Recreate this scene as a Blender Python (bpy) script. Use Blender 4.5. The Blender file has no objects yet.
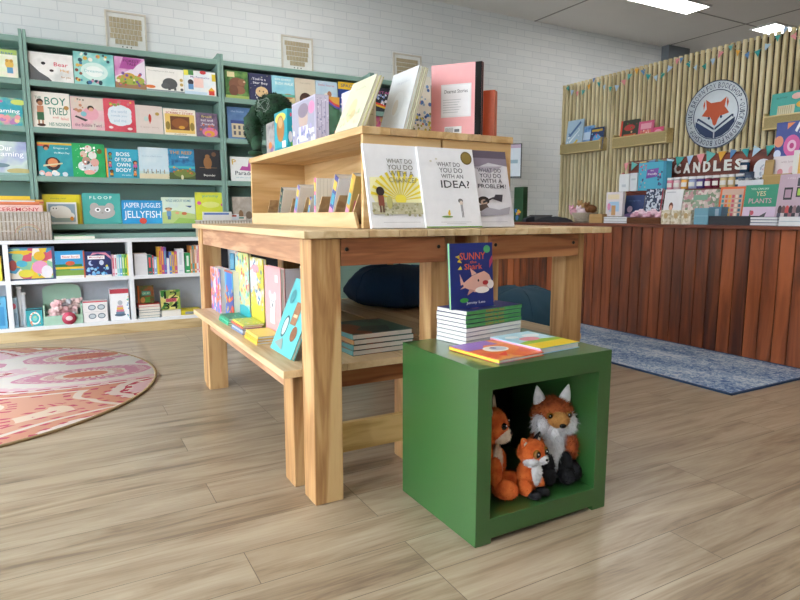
import bpy, math, random
from mathutils import Vector, Matrix, Euler
S = bpy.context.scene
COL = S.collection
PI = math.pi
rnd = random.Random(7)

# ---------------------------------------------------------------- camera
FOC = 608.43; YAW = math.radians(29.14); PIT = math.radians(7.977); CAM = Vector((0, 0, 1.0))
FW = Vector((math.sin(YAW)*math.cos(PIT), math.cos(YAW)*math.cos(PIT), -math.sin(PIT)))
RT = Vector((math.cos(YAW), -math.sin(YAW), 0)); UP = RT.cross(FW)
def at(px, py, ax, val):
    i = 'xyz'.index(ax); d = FW*FOC + RT*(px-400) - UP*(py-300)
    return CAM + d*((val-CAM[i])/d[i])
def pj(P):
    P = Vector(P)-CAM; z = P.dot(FW)
    return 400+FOC*P.dot(RT)/z, 300-FOC*P.dot(UP)/z
cam = bpy.data.objects.new('camera', bpy.data.cameras.new('camera')); COL.objects.link(cam)
cam.data.sensor_width = 36; cam.data.lens = FOC/800*36; cam.data.clip_start = .05
M3 = Matrix((RT, UP, -FW)).transposed()
cam.matrix_world = Matrix.Translation(CAM) @ M3.to_4x4()
S.camera = cam

# ---------------------------------------------------------------- materials
def lin(h):
    h = h.lstrip('#'); r = [int(h[i:i+2], 16)/255 for i in (0, 2, 4)]
    return tuple((c/12.92 if c <= .04045 else ((c+.055)/1.055)**2.4) for c in r)+(1,)
MC = {}
def newmat(name):
    m = bpy.data.materials.new(name); m.use_nodes = True
    return m, m.node_tree.nodes, m.node_tree.links, m.node_tree.nodes['Principled BSDF']
def pm(h, rough=.45, metal=0, spec=.5, amt=.06, sc=30):
    k = (h, rough, metal, amt, sc)
    if k in MC: return MC[k]
    m, N, L, b = newmat('paint_'+h.lstrip('#'))
    t = N.new('ShaderNodeTexCoord'); n = N.new('ShaderNodeTexNoise'); n.inputs['Scale'].default_value = sc
    L.new(t.outputs['Object'], n.inputs['Vector'])
    mx = N.new('ShaderNodeMix'); mx.data_type = 'RGBA'
    c = lin(h); mx.inputs[6].default_value = tuple(x*(1-amt) for x in c[:3])+(1,); mx.inputs[7].default_value = tuple(min(1, x*(1+amt)) for x in c[:3])+(1,)
    L.new(n.outputs[0], mx.inputs[0]); L.new(mx.outputs[2], b.inputs['Base Color'])
    b.inputs['Roughness'].default_value = rough; b.inputs['Metallic'].default_value = metal
    MC[k] = m; return m
def wc(cols, sc=14, kind='n', seed=0, rough=.35, stretch=(1, 1, 1)):
    """printed picture: a few inks in soft patches ('n') or cut-paper cells ('v')"""
    k = (tuple(cols), sc, kind, seed, stretch)
    if k in MC: return MC[k]
    m, N, L, b = newmat('print')
    t = N.new('ShaderNodeTexCoord'); mp = N.new('ShaderNodeMapping'); mp.inputs['Location'].default_value = (seed*1.7, seed*.9, seed*2.3)
    mp.inputs['Scale'].default_value = stretch
    L.new(t.outputs['Object'], mp.inputs[0])
    r = N.new('ShaderNodeValToRGB'); cr = r.color_ramp
    if kind == 'v':
        n = N.new('ShaderNodeTexVoronoi'); n.inputs['Scale'].default_value = sc; L.new(mp.outputs[0], n.inputs['Vector'])
        s = N.new('ShaderNodeSeparateColor'); L.new(n.outputs['Color'], s.inputs[0]); L.new(s.outputs[0], r.inputs[0])
        cr.interpolation = 'CONSTANT'; lo, hi = 0, 1
    else:
        n = N.new('ShaderNodeTexNoise'); n.inputs['Scale'].default_value = sc; n.inputs['Detail'].default_value = 3; L.new(mp.outputs[0], n.inputs['Vector'])
        L.new(n.outputs[0], r.inputs[0]); lo, hi = .32, .68
    while len(cr.elements) < len(cols): cr.elements.new(.5)
    for i, c in enumerate(cols):
        cr.elements[i].position = lo+(hi-lo)*i/(len(cols) if kind == 'v' else max(1, len(cols)-1)); cr.elements[i].color = lin(c)
    L.new(r.outputs[0], b.inputs['Base Color']); b.inputs['Roughness'].default_value = rough
    MC[k] = m; return m
def wood(c1, c2, c3, axis='x', rough=.5, sc=9, knots=True, name='wood'):
    k = ('wood', c1, c2, c3, axis, sc)
    if k in MC: return MC[k]
    m, N, L, b = newmat(name)
    t = N.new('ShaderNodeTexCoord'); oi = N.new('ShaderNodeObjectInfo'); mp = N.new('ShaderNodeMapping')
    s = [sc, sc, sc]; s['xyz'.index(axis)] = sc*.09; mp.inputs['Scale'].default_value = s
    ml = N.new('ShaderNodeMath'); ml.operation = 'MULTIPLY'; ml.inputs[1].default_value = 23
    L.new(oi.outputs['Random'], ml.inputs[0]); cb = N.new('ShaderNodeCombineXYZ')
    for i in range(3): L.new(ml.outputs[0], cb.inputs[i])
    L.new(t.outputs['Object'], mp.inputs[0]); L.new(cb.outputs[0], mp.inputs['Location'])
    n1 = N.new('ShaderNodeTexNoise'); n1.inputs['Scale'].default_value = 1.0; n1.inputs['Detail'].default_value = 5; n1.inputs['Distortion'].default_value = .6
    n2 = N.new('ShaderNodeTexNoise'); n2.inputs['Scale'].default_value = 9; n2.inputs['Detail'].default_value = 2
    L.new(mp.outputs[0], n1.inputs['Vector']); L.new(mp.outputs[0], n2.inputs['Vector'])
    wv = N.new('ShaderNodeMath'); wv.operation = 'MULTIPLY'; wv.inputs[1].default_value = 34; L.new(n1.outputs[0], wv.inputs[0])
    sn = N.new('ShaderNodeMath'); sn.operation = 'SINE'; L.new(wv.outputs[0], sn.inputs[0])
    ad = N.new('ShaderNodeMath'); ad.operation = 'MULTIPLY_ADD'; ad.inputs[1].default_value = .12; L.new(sn.outputs[0], ad.inputs[0]); L.new(n1.outputs[0], ad.inputs[2])
    a2 = N.new('ShaderNodeMath'); a2.operation = 'MULTIPLY_ADD'; a2.inputs[1].default_value = .25; L.new(n2.outputs[0], a2.inputs[0]); L.new(ad.outputs[0], a2.inputs[2])
    r = N.new('ShaderNodeValToRGB'); cr = r.color_ramp; cr.elements.new(.6)
    for i, (p, c) in enumerate(((.40, c1), (.60, c2), (.84, c3))): cr.elements[i].position = p; cr.elements[i].color = lin(c)
    L.new(a2.outputs[0], r.inputs[0]); out = r.outputs[0]
    if knots:
        v = N.new('ShaderNodeTexVoronoi'); v.inputs['Scale'].default_value = .75; L.new(mp.outputs[0], v.inputs['Vector'])
        kr = N.new('ShaderNodeMapRange'); kr.inputs[1].default_value = .05; kr.inputs[2].default_value = .17; kr.inputs[3].default_value = .3; kr.inputs[4].default_value = 1
        L.new(v.outputs['Distance'], kr.inputs[0]); mm = N.new('ShaderNodeMix'); mm.data_type = 'RGBA'; mm.blend_type = 'MULTIPLY'; mm.inputs[0].default_value = 1
        L.new(out, mm.inputs[6]); L.new(kr.outputs[0], mm.inputs[7]); out = mm.outputs[2]
    L.new(out, b.inputs['Base Color']); b.inputs['Roughness'].default_value = rough
    bp = N.new('ShaderNodeBump'); bp.inputs['Strength'].default_value = .08; L.new(a2.outputs[0], bp.inputs['Height']); L.new(bp.outputs[0], b.inputs['Normal'])
    MC[k] = m; return m

# ---------------------------------------------------------------- mesh builder
class MB:
    def __init__(s): s.v = []; s.f = []; s.m = []; s.mats = []; s.sm = []
    def mi(s, m):
        if m not in s.mats: s.mats.append(m)
        return s.mats.index(m)
    def add(s, vs, fs, m, M=None, smooth=False):
        o = len(s.v); i = s.mi(m)
        s.v += [tuple(M @ Vector(v)) if M else tuple(v) for v in vs]
        for f in fs: s.f.append(tuple(o+k for k in f)); s.m.append(i); s.sm.append(smooth)
        return s
    def box(s, x0, x1, y0, y1, z0, z1, m, M=None):
        vs = [(x, y, z) for x in (x0, x1) for y in (y0, y1) for z in (z0, z1)]
        return s.add(vs, [(0, 1, 3, 2), (4, 6, 7, 5), (0, 4, 5, 1), (2, 3, 7, 6), (0, 2, 6, 4), (1, 5, 7, 3)], m, M)
    def prism(s, pts, a0, a1, m, ax='y', M=None):
        n = len(pts)
        def mk(p, a): return {'y': (p[0], a, p[1]), 'x': (a, p[0], p[1]), 'z': (p[0], p[1], a)}[ax]
        vs = [mk(p, a0) for p in pts]+[mk(p, a1) for p in pts]
        fs = [tuple(range(n)), tuple(range(2*n-1, n-1, -1))]+[(i, i+n, (i+1) % n+n, (i+1) % n) for i in range(n)]
        return s.add(vs, fs, m, M)
    def ell(s, c, r, m, seg=16, rings=10, M=None, smooth=True, noise=0, seed=0):
        R = random.Random(seed); vs = []; fs = []
        for i in range(rings+1):
            th = PI*i/rings
            for j in range(seg):
                ph = 2*PI*j/seg; k = 1+noise*(R.random()-.5)
                vs.append((c[0]+r[0]*k*math.sin(th)*math.cos(ph), c[1]+r[1]*k*math.sin(th)*math.sin(ph), c[2]+r[2]*k*math.cos(th)))
        for i in range(rings):
            for j in range(seg): a = i*seg+j; b = i*seg+(j+1) % seg; fs.append((a, a+seg, b+seg, b))
        return s.add(vs, fs, m, M, smooth)
    def lathe(s, prof, m, n=20, c=(0, 0, 0), M=None, smooth=True):
        vs = [(c[0]+r*math.cos(2*PI*j/n), c[1]+r*math.sin(2*PI*j/n), c[2]+z) for r, z in prof for j in range(n)]
        fs = [(i*n+j, i*n+(j+1) % n, (i+1)*n+(j+1) % n, (i+1)*n+j) for i in range(len(prof)-1) for j in range(n)]
        if prof[0][0] > 1e-6: fs.append(tuple(range(n-1, -1, -1)))
        if prof[-1][0] > 1e-6: fs.append(tuple(range((len(prof)-1)*n, len(prof)*n)))
        return s.add(vs, fs, m, M, smooth)
    def tube(s, path, r, m, n=8, smooth=True):
        path = [Vector(p) for p in path]; rs = r if isinstance(r, (list, tuple)) else [r]*len(path); vs = []; fs = []
        for i, p in enumerate(path):
            d = (path[min(i+1, len(path)-1)]-path[max(i-1, 0)]).normalized()
            a = d.orthogonal().normalized() if abs(d.z) > .9 else d.cross(Vector((0, 0, 1))).normalized(); b = d.cross(a)
            if abs(d.z) > .9: a = Vector((1, 0, 0)); b = d.cross(a).normalized(); a = b.cross(d)
            for j in range(n): vs.append(p+a*rs[i]*math.cos(2*PI*j/n)+b*rs[i]*math.sin(2*PI*j/n))
        for i in range(len(path)-1):
            for j in range(n): fs.append((i*n+j, i*n+(j+1) % n, (i+1)*n+(j+1) % n, (i+1)*n+j))
        fs += [tuple(range(n-1, -1, -1)), tuple(range((len(path)-1)*n, len(path)*n))]
        return s.add(vs, fs, m, None, smooth)
    def build(s, name, parent=None, bevel=0, loc=None, label=None, seg=2):
        me = bpy.data.meshes.new(name); me.from_pydata(s.v, [], s.f); me.validate(clean_customdata=False)
        for m in s.mats: me.materials.append(m)
        if len(me.polygons) == len(s.f):
            me.polygons.foreach_set('material_index', s.m); me.polygons.foreach_set('use_smooth', s.sm)
        me.update()
        o = bpy.data.objects.new(name, me); COL.objects.link(o)
        if parent: o.parent = parent
        if loc: o.location = loc
        if label: o['label'] = label
        if bevel:
            b = o.modifiers.new('bevel', 'BEVEL'); b.width = bevel; b.segments = seg; b.limit_method = 'ANGLE'; b.angle_limit = .7
        return o
def fixn(o):
    import bmesh
    bm = bmesh.new(); bm.from_mesh(o.data); bmesh.ops.recalc_face_normals(bm, faces=bm.faces); bm.to_mesh(o.data); bm.free(); return o
def empty(name, loc=(0, 0, 0), rot=(0, 0, 0)):
    o = bpy.data.objects.new(name, None); COL.objects.link(o); o.location = loc; o.rotation_euler = rot; o.empty_display_size = .05; return o
def tag(o, label, cat, group=None, kind=None):
    o['label'] = label; o['category'] = cat
    if group: o['group'] = group
    if kind: o['kind'] = kind
    return o
def struct(o): o['kind'] = 'structure'; return o
def copy_tree(o, parent=None):
    c = o.copy(); COL.objects.link(c)
    if parent: c.parent = parent
    for ch in list(o.children): copy_tree(ch, c)
    return c

TC = {}
def textmesh(s, bold=.006):
    if (s, bold) in TC: return TC[(s, bold)]
    cu = bpy.data.curves.new('lettering', 'FONT'); cu.body = s; cu.resolution_u = 2; cu.align_x = 'LEFT'; cu.offset = bold
    ob = bpy.data.objects.new('lettering', cu); COL.objects.link(ob)
    bpy.context.view_layer.update()
    me = bpy.data.meshes.new_from_object(ob.evaluated_get(bpy.context.evaluated_depsgraph_get()))
    vs = [v.co.copy() for v in me.vertices]; fs = [tuple(p.vertices) for p in me.polygons]
    bpy.data.objects.remove(ob); bpy.data.curves.remove(cu); bpy.data.meshes.remove(me)
    if vs:
        x0 = min(v.x for v in vs); x1 = max(v.x for v in vs); y0 = min(v.y for v in vs); y1 = max(v.y for v in vs)
    else: x0 = y0 = 0; x1 = y1 = 1
    TC[(s, bold)] = ([((v.x-x0)/(x1-x0), (v.y-y0)/(y1-y0)) for v in vs], fs, (x1-x0)/(y1-y0)); return TC[(s, bold)]
def put_text(mb, s, cx, cz, w, h, m, y, rot=0):
    vs, fs, asp = textmesh(s)
    if h is None: h = w/asp
    if w is None: w = h*asp
    c, d = math.cos(rot), math.sin(rot)
    P = [((u-.5)*w, (v-.5)*h) for u, v in vs]
    mb.add([(cx+a*c-b*d, y, cz+a*d+b*c) for a, b in P], fs, m)

def draw(mt, mp, art, w, h, y0):
    """art in cover units (0..1), printed just proud of the cover; text goes to mt, pictures to mp"""
    k = 0
    for a in art:
        k += 1; y = y0-.0005-.00022*k; c = a[-1]; m = c if not isinstance(c, str) else (pm(c, .4) if c else None)
        t = a[0]
        if t == 'r': mp.add([(a[1]*w, y, a[2]*h), (a[3]*w, y, a[2]*h), (a[3]*w, y, a[4]*h), (a[1]*w, y, a[4]*h)], [(0, 1, 2, 3)], m)
        elif t == 'e':
            n = 18; mp.add([((a[1]+a[3]*math.cos(2*PI*i/n))*w, y, (a[2]+a[4]*math.sin(2*PI*i/n))*h) for i in range(n)], [tuple(range(n))], m)
        elif t == 'p': mp.add([(p*w, y, q*h) for p, q in a[1]], [tuple(range(len(a[1])))], m)
        elif t == 't': put_text(mt, a[1], a[2]*w, a[3]*h, a[4]*w, a[5]*h, m, y, a[6] if len(a) > 7 else 0)
        elif t == 'd':   # dots: n, seed, x0,y0,x1,y1, r, colours
            R = random.Random(a[2]); cs = a[8]
            for i in range(a[1]):
                x = (a[3]+R.random()*(a[5]-a[3]))*w; z = (a[4]+R.random()*(a[6]-a[4]))*h; r = a[7]*w*(.6+.8*R.random())
                q = 7; mp.add([(x+r*math.cos(2*PI*j/q), y-.00002*i, z+r*math.sin(2*PI*j/q)) for j in range(q)], [tuple(range(q))], pm(R.choice(cs), .4))

def book(loc, w, h, t, art=(), cover='#dddddd', label='', group=None, lean=0, yaw=0, spine=None, flat=False, name='picture_book', back=None, hard=.0025, pages='#e9e4da', cat='book', simple=False, title='title', raise_=True, sright=False):
    cm = pm(cover, .38) if isinstance(cover, str) else cover
    sm = (pm(spine, .38) if isinstance(spine, str) else spine) if spine else cm
    rx = -PI/2 if flat else -lean
    loc = Vector(loc)
    if flat: loc.z += t
    elif raise_: loc.z += t*math.sin(abs(lean))+.0006
    r = empty(name, loc, (rx, 0, yaw)); tag(r, label, cat, group)
    c = MB(); b = hard
    if simple:
        c.box(0, w, 0, b, 0, h, cm).box(0, w, t-b, t, 0, h, sm if back is None else pm(back)).box(0, b, b, t-b, 0, h, sm)
    else:
        c.box(0, w, 0, b, 0, h, cm).box(0, w, t-b, t, 0, h, cm if back is None else pm(back)).box(w-b if sright else 0, w if sright else b, b, t-b, 0, h, sm)
    co = c.build('cover', r)
    if pages:
        p = MB(); p.box(.003 if sright else b, w-b if sright else w-.003, b, t-b, .003, h-.003, pm(pages, .8)); p.build('page_block', r)
    mt, mp = MB(), MB(); draw(mt, mp, art, w, h, 0)
    if mp.v: mp.build('cover_picture', co)
    if mt.v: mt.build(title, co)
    return r
def slot(ax, val, p0, p1, pt, zb):
    """world left edge, width and height of an upright thing seen between columns p0,p1 with its top at row pt"""
    pm_ = (p0+p1)/2; P = at(pm_, pt, ax, val); Q = Vector(P); Q.z = zb; pb = pj(Q)[1]; mid = (pt+pb)/2
    a = at(p0, mid, ax, val); c = at(p1, mid, ax, val); i = 0 if ax == 'y' else 1
    return a, abs(c[i]-a[i]), P.z-zb
def B(ax, val, p0, p1, pt, zb, t=.012, lean=.12, **k):
    a, w, h = slot(ax, val, p0, p1, pt, zb)
    loc = (a.x, val, zb) if ax == 'y' else (val, a.y, zb)
    return book(loc, w, h/math.cos(lean), t, lean=lean, yaw=0 if ax == 'y' else -PI/2, **k)
def P(s, *a): return (s,)+a
# ================================================================ THE SETTING
XL, XR, YF, YB, ZC = -3.2, 10.0, -2.6, 6.15, 3.385
def brick_mat():
    m, N, L, b = newmat('painted_brick')
    t = N.new('ShaderNodeTexCoord'); mp = N.new('ShaderNodeMapping'); mp.inputs['Rotation'].default_value = (PI/2, 0, 0); mp.inputs['Location'].default_value=(0.0,0.0,0)
    sx = N.new('ShaderNodeSeparateXYZ'); cb = N.new('ShaderNodeCombineXYZ'); a = N.new('ShaderNodeMath'); a.operation = 'ADD'
    L.new(t.outputs['Object'], sx.inputs[0]); L.new(sx.outputs[0], a.inputs[0]); L.new(sx.outputs[1], a.inputs[1]); a2 = N.new('ShaderNodeMath'); a2.inputs[1].default_value = .2755; L.new(a.outputs[0], a2.inputs[0])
    L.new(a2.outputs[0], cb.inputs[0]); a3 = N.new('ShaderNodeMath'); a3.inputs[1].default_value = -.039; L.new(sx.outputs[2], a3.inputs[0]); L.new(a3.outputs[0], cb.inputs[1])
    br = N.new('ShaderNodeTexBrick'); L.new(cb.outputs[0], br.inputs['Vector'])
    br.inputs['Scale'].default_value = 1; br.inputs['Brick Width'].default_value = .267; br.inputs['Row Height'].default_value = .0785; br.inputs['Mortar Size'].default_value = .0045; br.inputs['Mortar Smooth'].default_value = .6
    br.inputs['Color1'].default_value = lin('#e4e7e8'); br.inputs['Color2'].default_value = lin('#dde1e3'); br.inputs['Mortar'].default_value = lin('#cdd2d6')
    L.new(br.outputs['Color'], b.inputs['Base Color']); b.inputs['Roughness'].default_value = .45
    n = N.new('ShaderNodeTexNoise'); n.inputs['Scale'].default_value = 25; n.inputs['Detail'].default_value = 3; L.new(t.outputs['Object'], n.inputs['Vector'])
    q = N.new('ShaderNodeMath'); q.operation = 'MULTIPLY_ADD'; q.inputs[1].default_value = .25; L.new(n.outputs[0], q.inputs[0])
    iv = N.new('ShaderNodeMath'); iv.operation = 'SUBTRACT'; iv.inputs[0].default_value = 1; L.new(br.outputs['Fac'], iv.inputs[1]); L.new(iv.outputs[0], q.inputs[2])
    bp = N.new('ShaderNodeBump'); bp.inputs['Strength'].default_value = .35; bp.inputs['Distance'].default_value = .006; L.new(q.outputs[0], bp.inputs['Height']); L.new(bp.outputs[0], b.inputs['Normal'])
    return m
def floor_mat():
    m, N, L, b = newmat('vinyl_plank')
    t = N.new('ShaderNodeTexCoord'); mp0 = N.new('ShaderNodeMapping'); mp0.inputs['Location'].default_value = (.35, .09, 0); L.new(t.outputs['Object'], mp0.inputs[0])
    br = N.new('ShaderNodeTexBrick'); L.new(mp0.outputs[0], br.inputs['Vector']); br.offset = .37; br.offset_frequency = 3
    br.inputs['Scale'].default_value = 1; br.inputs['Brick Width'].default_value = 1.22; br.inputs['Row Height'].default_value = .18; br.inputs['Mortar Size'].default_value = .0012; br.inputs['Mortar Smooth'].default_value = .1
    br.inputs['Color1'].default_value = (0, 0, 0, 1); br.inputs['Color2'].default_value = (1, 1, 1, 1); br.inputs['Mortar'].default_value = (.5, .5, .5, 1)
    s = N.new('ShaderNodeSeparateColor'); L.new(br.outputs['Color'], s.inputs[0])
    off = N.new('ShaderNodeMath'); off.operation = 'MULTIPLY'; off.inputs[1].default_value = 17; L.new(s.outputs[0], off.inputs[0]); cb = N.new('ShaderNodeCombineXYZ'); L.new(off.outputs[0], cb.inputs[0]); L.new(off.outputs[0], cb.inputs[2])
    mp = N.new('ShaderNodeMapping'); mp.inputs['Scale'].default_value = (.9, 8.5, 1); L.new(t.outputs['Object'], mp.inputs[0]); L.new(cb.outputs[0], mp.inputs['Location'])
    n1 = N.new('ShaderNodeTexNoise'); n1.inputs['Scale'].default_value = 1.3; n1.inputs['Detail'].default_value = 6; n1.inputs['Roughness'].default_value = .62; n1.inputs['Distortion'].default_value = 1.0; L.new(mp.outputs[0], n1.inputs['Vector'])
    mp2 = N.new('ShaderNodeMapping'); mp2.inputs['Scale'].default_value = (3, 60, 1); L.new(t.outputs['Object'], mp2.inputs[0])
    n2 = N.new('ShaderNodeTexNoise'); n2.inputs['Scale'].default_value = 2; n2.inputs['Detail'].default_value = 3; L.new(mp2.outputs[0], n2.inputs['Vector'])
    a = N.new('ShaderNodeMath'); a.operation = 'MULTIPLY_ADD'; a.inputs[1].default_value = .28; L.new(n2.outputs[0], a.inputs[0]); L.new(n1.outputs[0], a.inputs[2])
    r = N.new('ShaderNodeValToRGB'); cr = r.color_ramp; cr.elements.new(.5); cr.elements.new(.6)
    for i, (p, c) in enumerate(((.46, '#796856'), (.55, '#907d67'), (.66, '#a08f79'), (.80, '#ad9e89'))): cr.elements[i].position = p; cr.elements[i].color = lin(c)
    L.new(a.outputs[0], r.inputs[0])
    hs = N.new('ShaderNodeMapRange'); hs.inputs[3].default_value = .93; hs.inputs[4].default_value = 1.05; L.new(s.outputs[0], hs.inputs[0])
    mm = N.new('ShaderNodeMix'); mm.data_type = 'RGBA'; mm.blend_type = 'MULTIPLY'; mm.inputs[0].default_value = 1; L.new(r.outputs[0], mm.inputs[6]); L.new(hs.outputs[0], mm.inputs[7])
    m2 = N.new('ShaderNodeMix'); m2.data_type = 'RGBA'; L.new(br.outputs['Fac'], m2.inputs[0]); L.new(mm.outputs[2], m2.inputs[6]); m2.inputs[7].default_value = lin('#5d5042')
    L.new(m2.outputs[2], b.inputs['Base Color']); b.inputs['Roughness'].default_value = .3
    bp = N.new('ShaderNodeBump'); bp.inputs['Strength'].default_value = .06; L.new(a.outputs[0], bp.inputs['Height']); L.new(bp.outputs[0], b.inputs['Normal'])
    return m
BRICK = brick_mat(); WPAINT = pm('#c9c8c4', .6, amt=.02); CEIL = pm('#efeeec', .8, amt=.02, sc=3)
struct(MB().box(XL, XR, YF, YB, -.1, 0, floor_mat()).build('floor'))
struct(MB().box(XL, XR, YB, YB+.2, 0, ZC, BRICK).build('wall_back'))
struct(MB().box(XR, XR+.2, YF, YB+.2, 0, ZC, pm('#8a8884', .6, amt=.02)).build('wall_right'))
struct(MB().box(XL, XR, YF-.2, YF, 0, ZC, pm('#6f6e6b', .6, amt=.02)).build('wall_front'))
c = MB(); c.box(XL-.2, XR+.2, YF-.2, YB+.2, ZC, ZC+.2, CEIL)
struct(c.build('ceiling'))
# plaster joints on the ceiling
g = MB(); gm = pm('#9b9a97', .8)
for x in (2.95, 5.35, 7.75): g.box(x-.012, x+.012, YF, YB, ZC-.003, ZC, gm)
g.box(XL, XR, 4.93, 4.95, ZC-.003, ZC, gm); struct(g.build('trim_1'))
# shopfront wall on the left with tall panes
W1 = [(-2.4, .3), (.4, 3.1), (3.2, 5.9)]
w = MB(); ZS, ZT = .12, 3.2
w.box(XL-.2, XL, YF-.2, YB+.2, 0, ZS, WPAINT).box(XL-.2, XL, YF-.2, YB+.2, ZT, ZC, WPAINT)
ed = [YF-.2]+[e for p in W1 for e in p]+[YB+.2]
for a, b_ in zip(ed[::2], ed[1::2]): w.box(XL-.2, XL, a, b_, ZS, ZT, WPAINT)
struct(w.build('wall_left'))
gl, GN, GL, gb = newmat('window_glass'); gb.inputs['Transmission Weight'].default_value = 1; gb.inputs['Roughness'].default_value = 0; gb.inputs['IOR'].default_value = 1.0; gb.inputs['Base Color'].default_value = (.96, .98, .97, 1)
gn = GN.new('ShaderNodeTexNoise'); mr = GN.new('ShaderNodeMapRange'); mr.inputs[3].default_value = 0; mr.inputs[4].default_value = .015; GL.new(gn.outputs[0], mr.inputs[0]); GL.new(mr.outputs[0], gb.inputs['Roughness'])
for i, (a, b_) in enumerate(W1):
    f = MB(); fm = pm('#5c605f', .4)
    f.box(XL-.14, XL-.06, a, a+.05, ZS, ZT, fm).box(XL-.14, XL-.06, b_-.05, b_, ZS, ZT, fm).box(XL-.14, XL-.06, a, b_, ZS, ZS+.05, fm).box(XL-.14, XL-.06, a, b_, ZT-.05, ZT, fm).box(XL-.14, XL-.06, a, b_, 2.2, 2.25, fm)
    o = struct(f.build('window_%d' % (i+1)))
    MB().box(XL-.103, XL-.097, a+.05, b_-.05, ZS+.05, ZT-.05, gl).build('window_glass', o)
    ld = bpy.data.lights.new('daylight', 'AREA'); ld.shape = 'RECTANGLE'; ld.size = b_-a; ld.size_y = ZT-ZS; ld.cycles.is_portal = True
    lo = bpy.data.objects.new('daylight', ld); COL.objects.link(lo); lo.location = (XL-.25, (a+b_)/2, (ZS+ZT)/2); lo.rotation_euler = (PI/2, 0, -PI/2)
struct(MB().box(-16, XL-.2, -12, 16, -.12, -.06, pm('#8f8c86', .8, sc=2)).build('ground'))
# duct box on the back wall above the battens
d = MB(); a = at(667, 60, 'y', YB-.3); d.box(7.72, 8.18, YB-.12, YB, 2.9, ZC, pm('#6f7780', .5)); struct(d.build('trim_2'))
# corner trim: none visible.  sky
wd = bpy.data.worlds.new('World'); S.world = wd; wd.use_nodes = True; WN, WL = wd.node_tree.nodes, wd.node_tree.links
bg = WN['Background']; tc = WN.new('ShaderNodeTexCoord'); sp = WN.new('ShaderNodeSeparateXYZ'); rp = WN.new('ShaderNodeValToRGB')
WL.new(tc.outputs['Generated'], sp.inputs[0]); WL.new(sp.outputs[2], rp.inputs[0]); e = rp.color_ramp.elements; e[0].position = 0; e[0].color = (.62, .66, .70, 1); e[1].position = .5; e[1].color = (.86, .93, 1, 1)
WL.new(rp.outputs[0], bg.inputs[0]); bg.inputs[1].default_value = 6.6
# ceiling light panels
def panel(cx, cy, lx, ly, label):
    r = empty('ceiling_light', (cx, cy, ZC)); tag(r, label, 'light', 'recessed ceiling light panels')
    em, N, L, b = newmat('lit_diffuser'); n = N.new('ShaderNodeTexNoise'); n.inputs['Scale'].default_value = 3; q = N.new('ShaderNodeMapRange'); q.inputs[3].default_value = 12; q.inputs[4].default_value = 14; L.new(n.outputs[0], q.inputs[0])
    b.inputs['Base Color'].default_value = (.9, .9, .9, 1); b.inputs['Emission Color'].default_value = (1, .97, .93, 1); L.new(q.outputs[0], b.inputs['Emission Strength'])
    MB().box(-lx/2, lx/2, -ly/2, ly/2, -.018, -.002, em).build('diffuser', r)
    f = MB(); fm = pm('#d8d8d6', .4)
    for s_ in (-1, 1): f.box(-lx/2-.02, lx/2+.02, s_*(ly/2+.01)-.012, s_*(ly/2+.01)+.012, -.022, 0, fm).box(s_*(lx/2+.01)-.012, s_*(lx/2+.01)+.012, -ly/2, ly/2, -.022, 0, fm)
    f.build('frame', r)
panel(6.12, 4.87, 1.16, .3, 'long white ceiling light panel nearest the camera, at the top edge of the view')
panel(8.58, 4.86, 1.16, .3, 'white ceiling light panel half hidden behind the top of the timber battens')

for x_, y_ in ((2.0, 4.87), (-1.4, 1.2), (2.0, 1.2), (5.0, 1.2), (8.0, 1.2), (2.0, -1.2)): panel(x_, y_, 1.16, .3, 'added ceiling light panel, unseen above the view, brightening the shop floor')  # extra unseen panels, added to lift the light in the room
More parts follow.
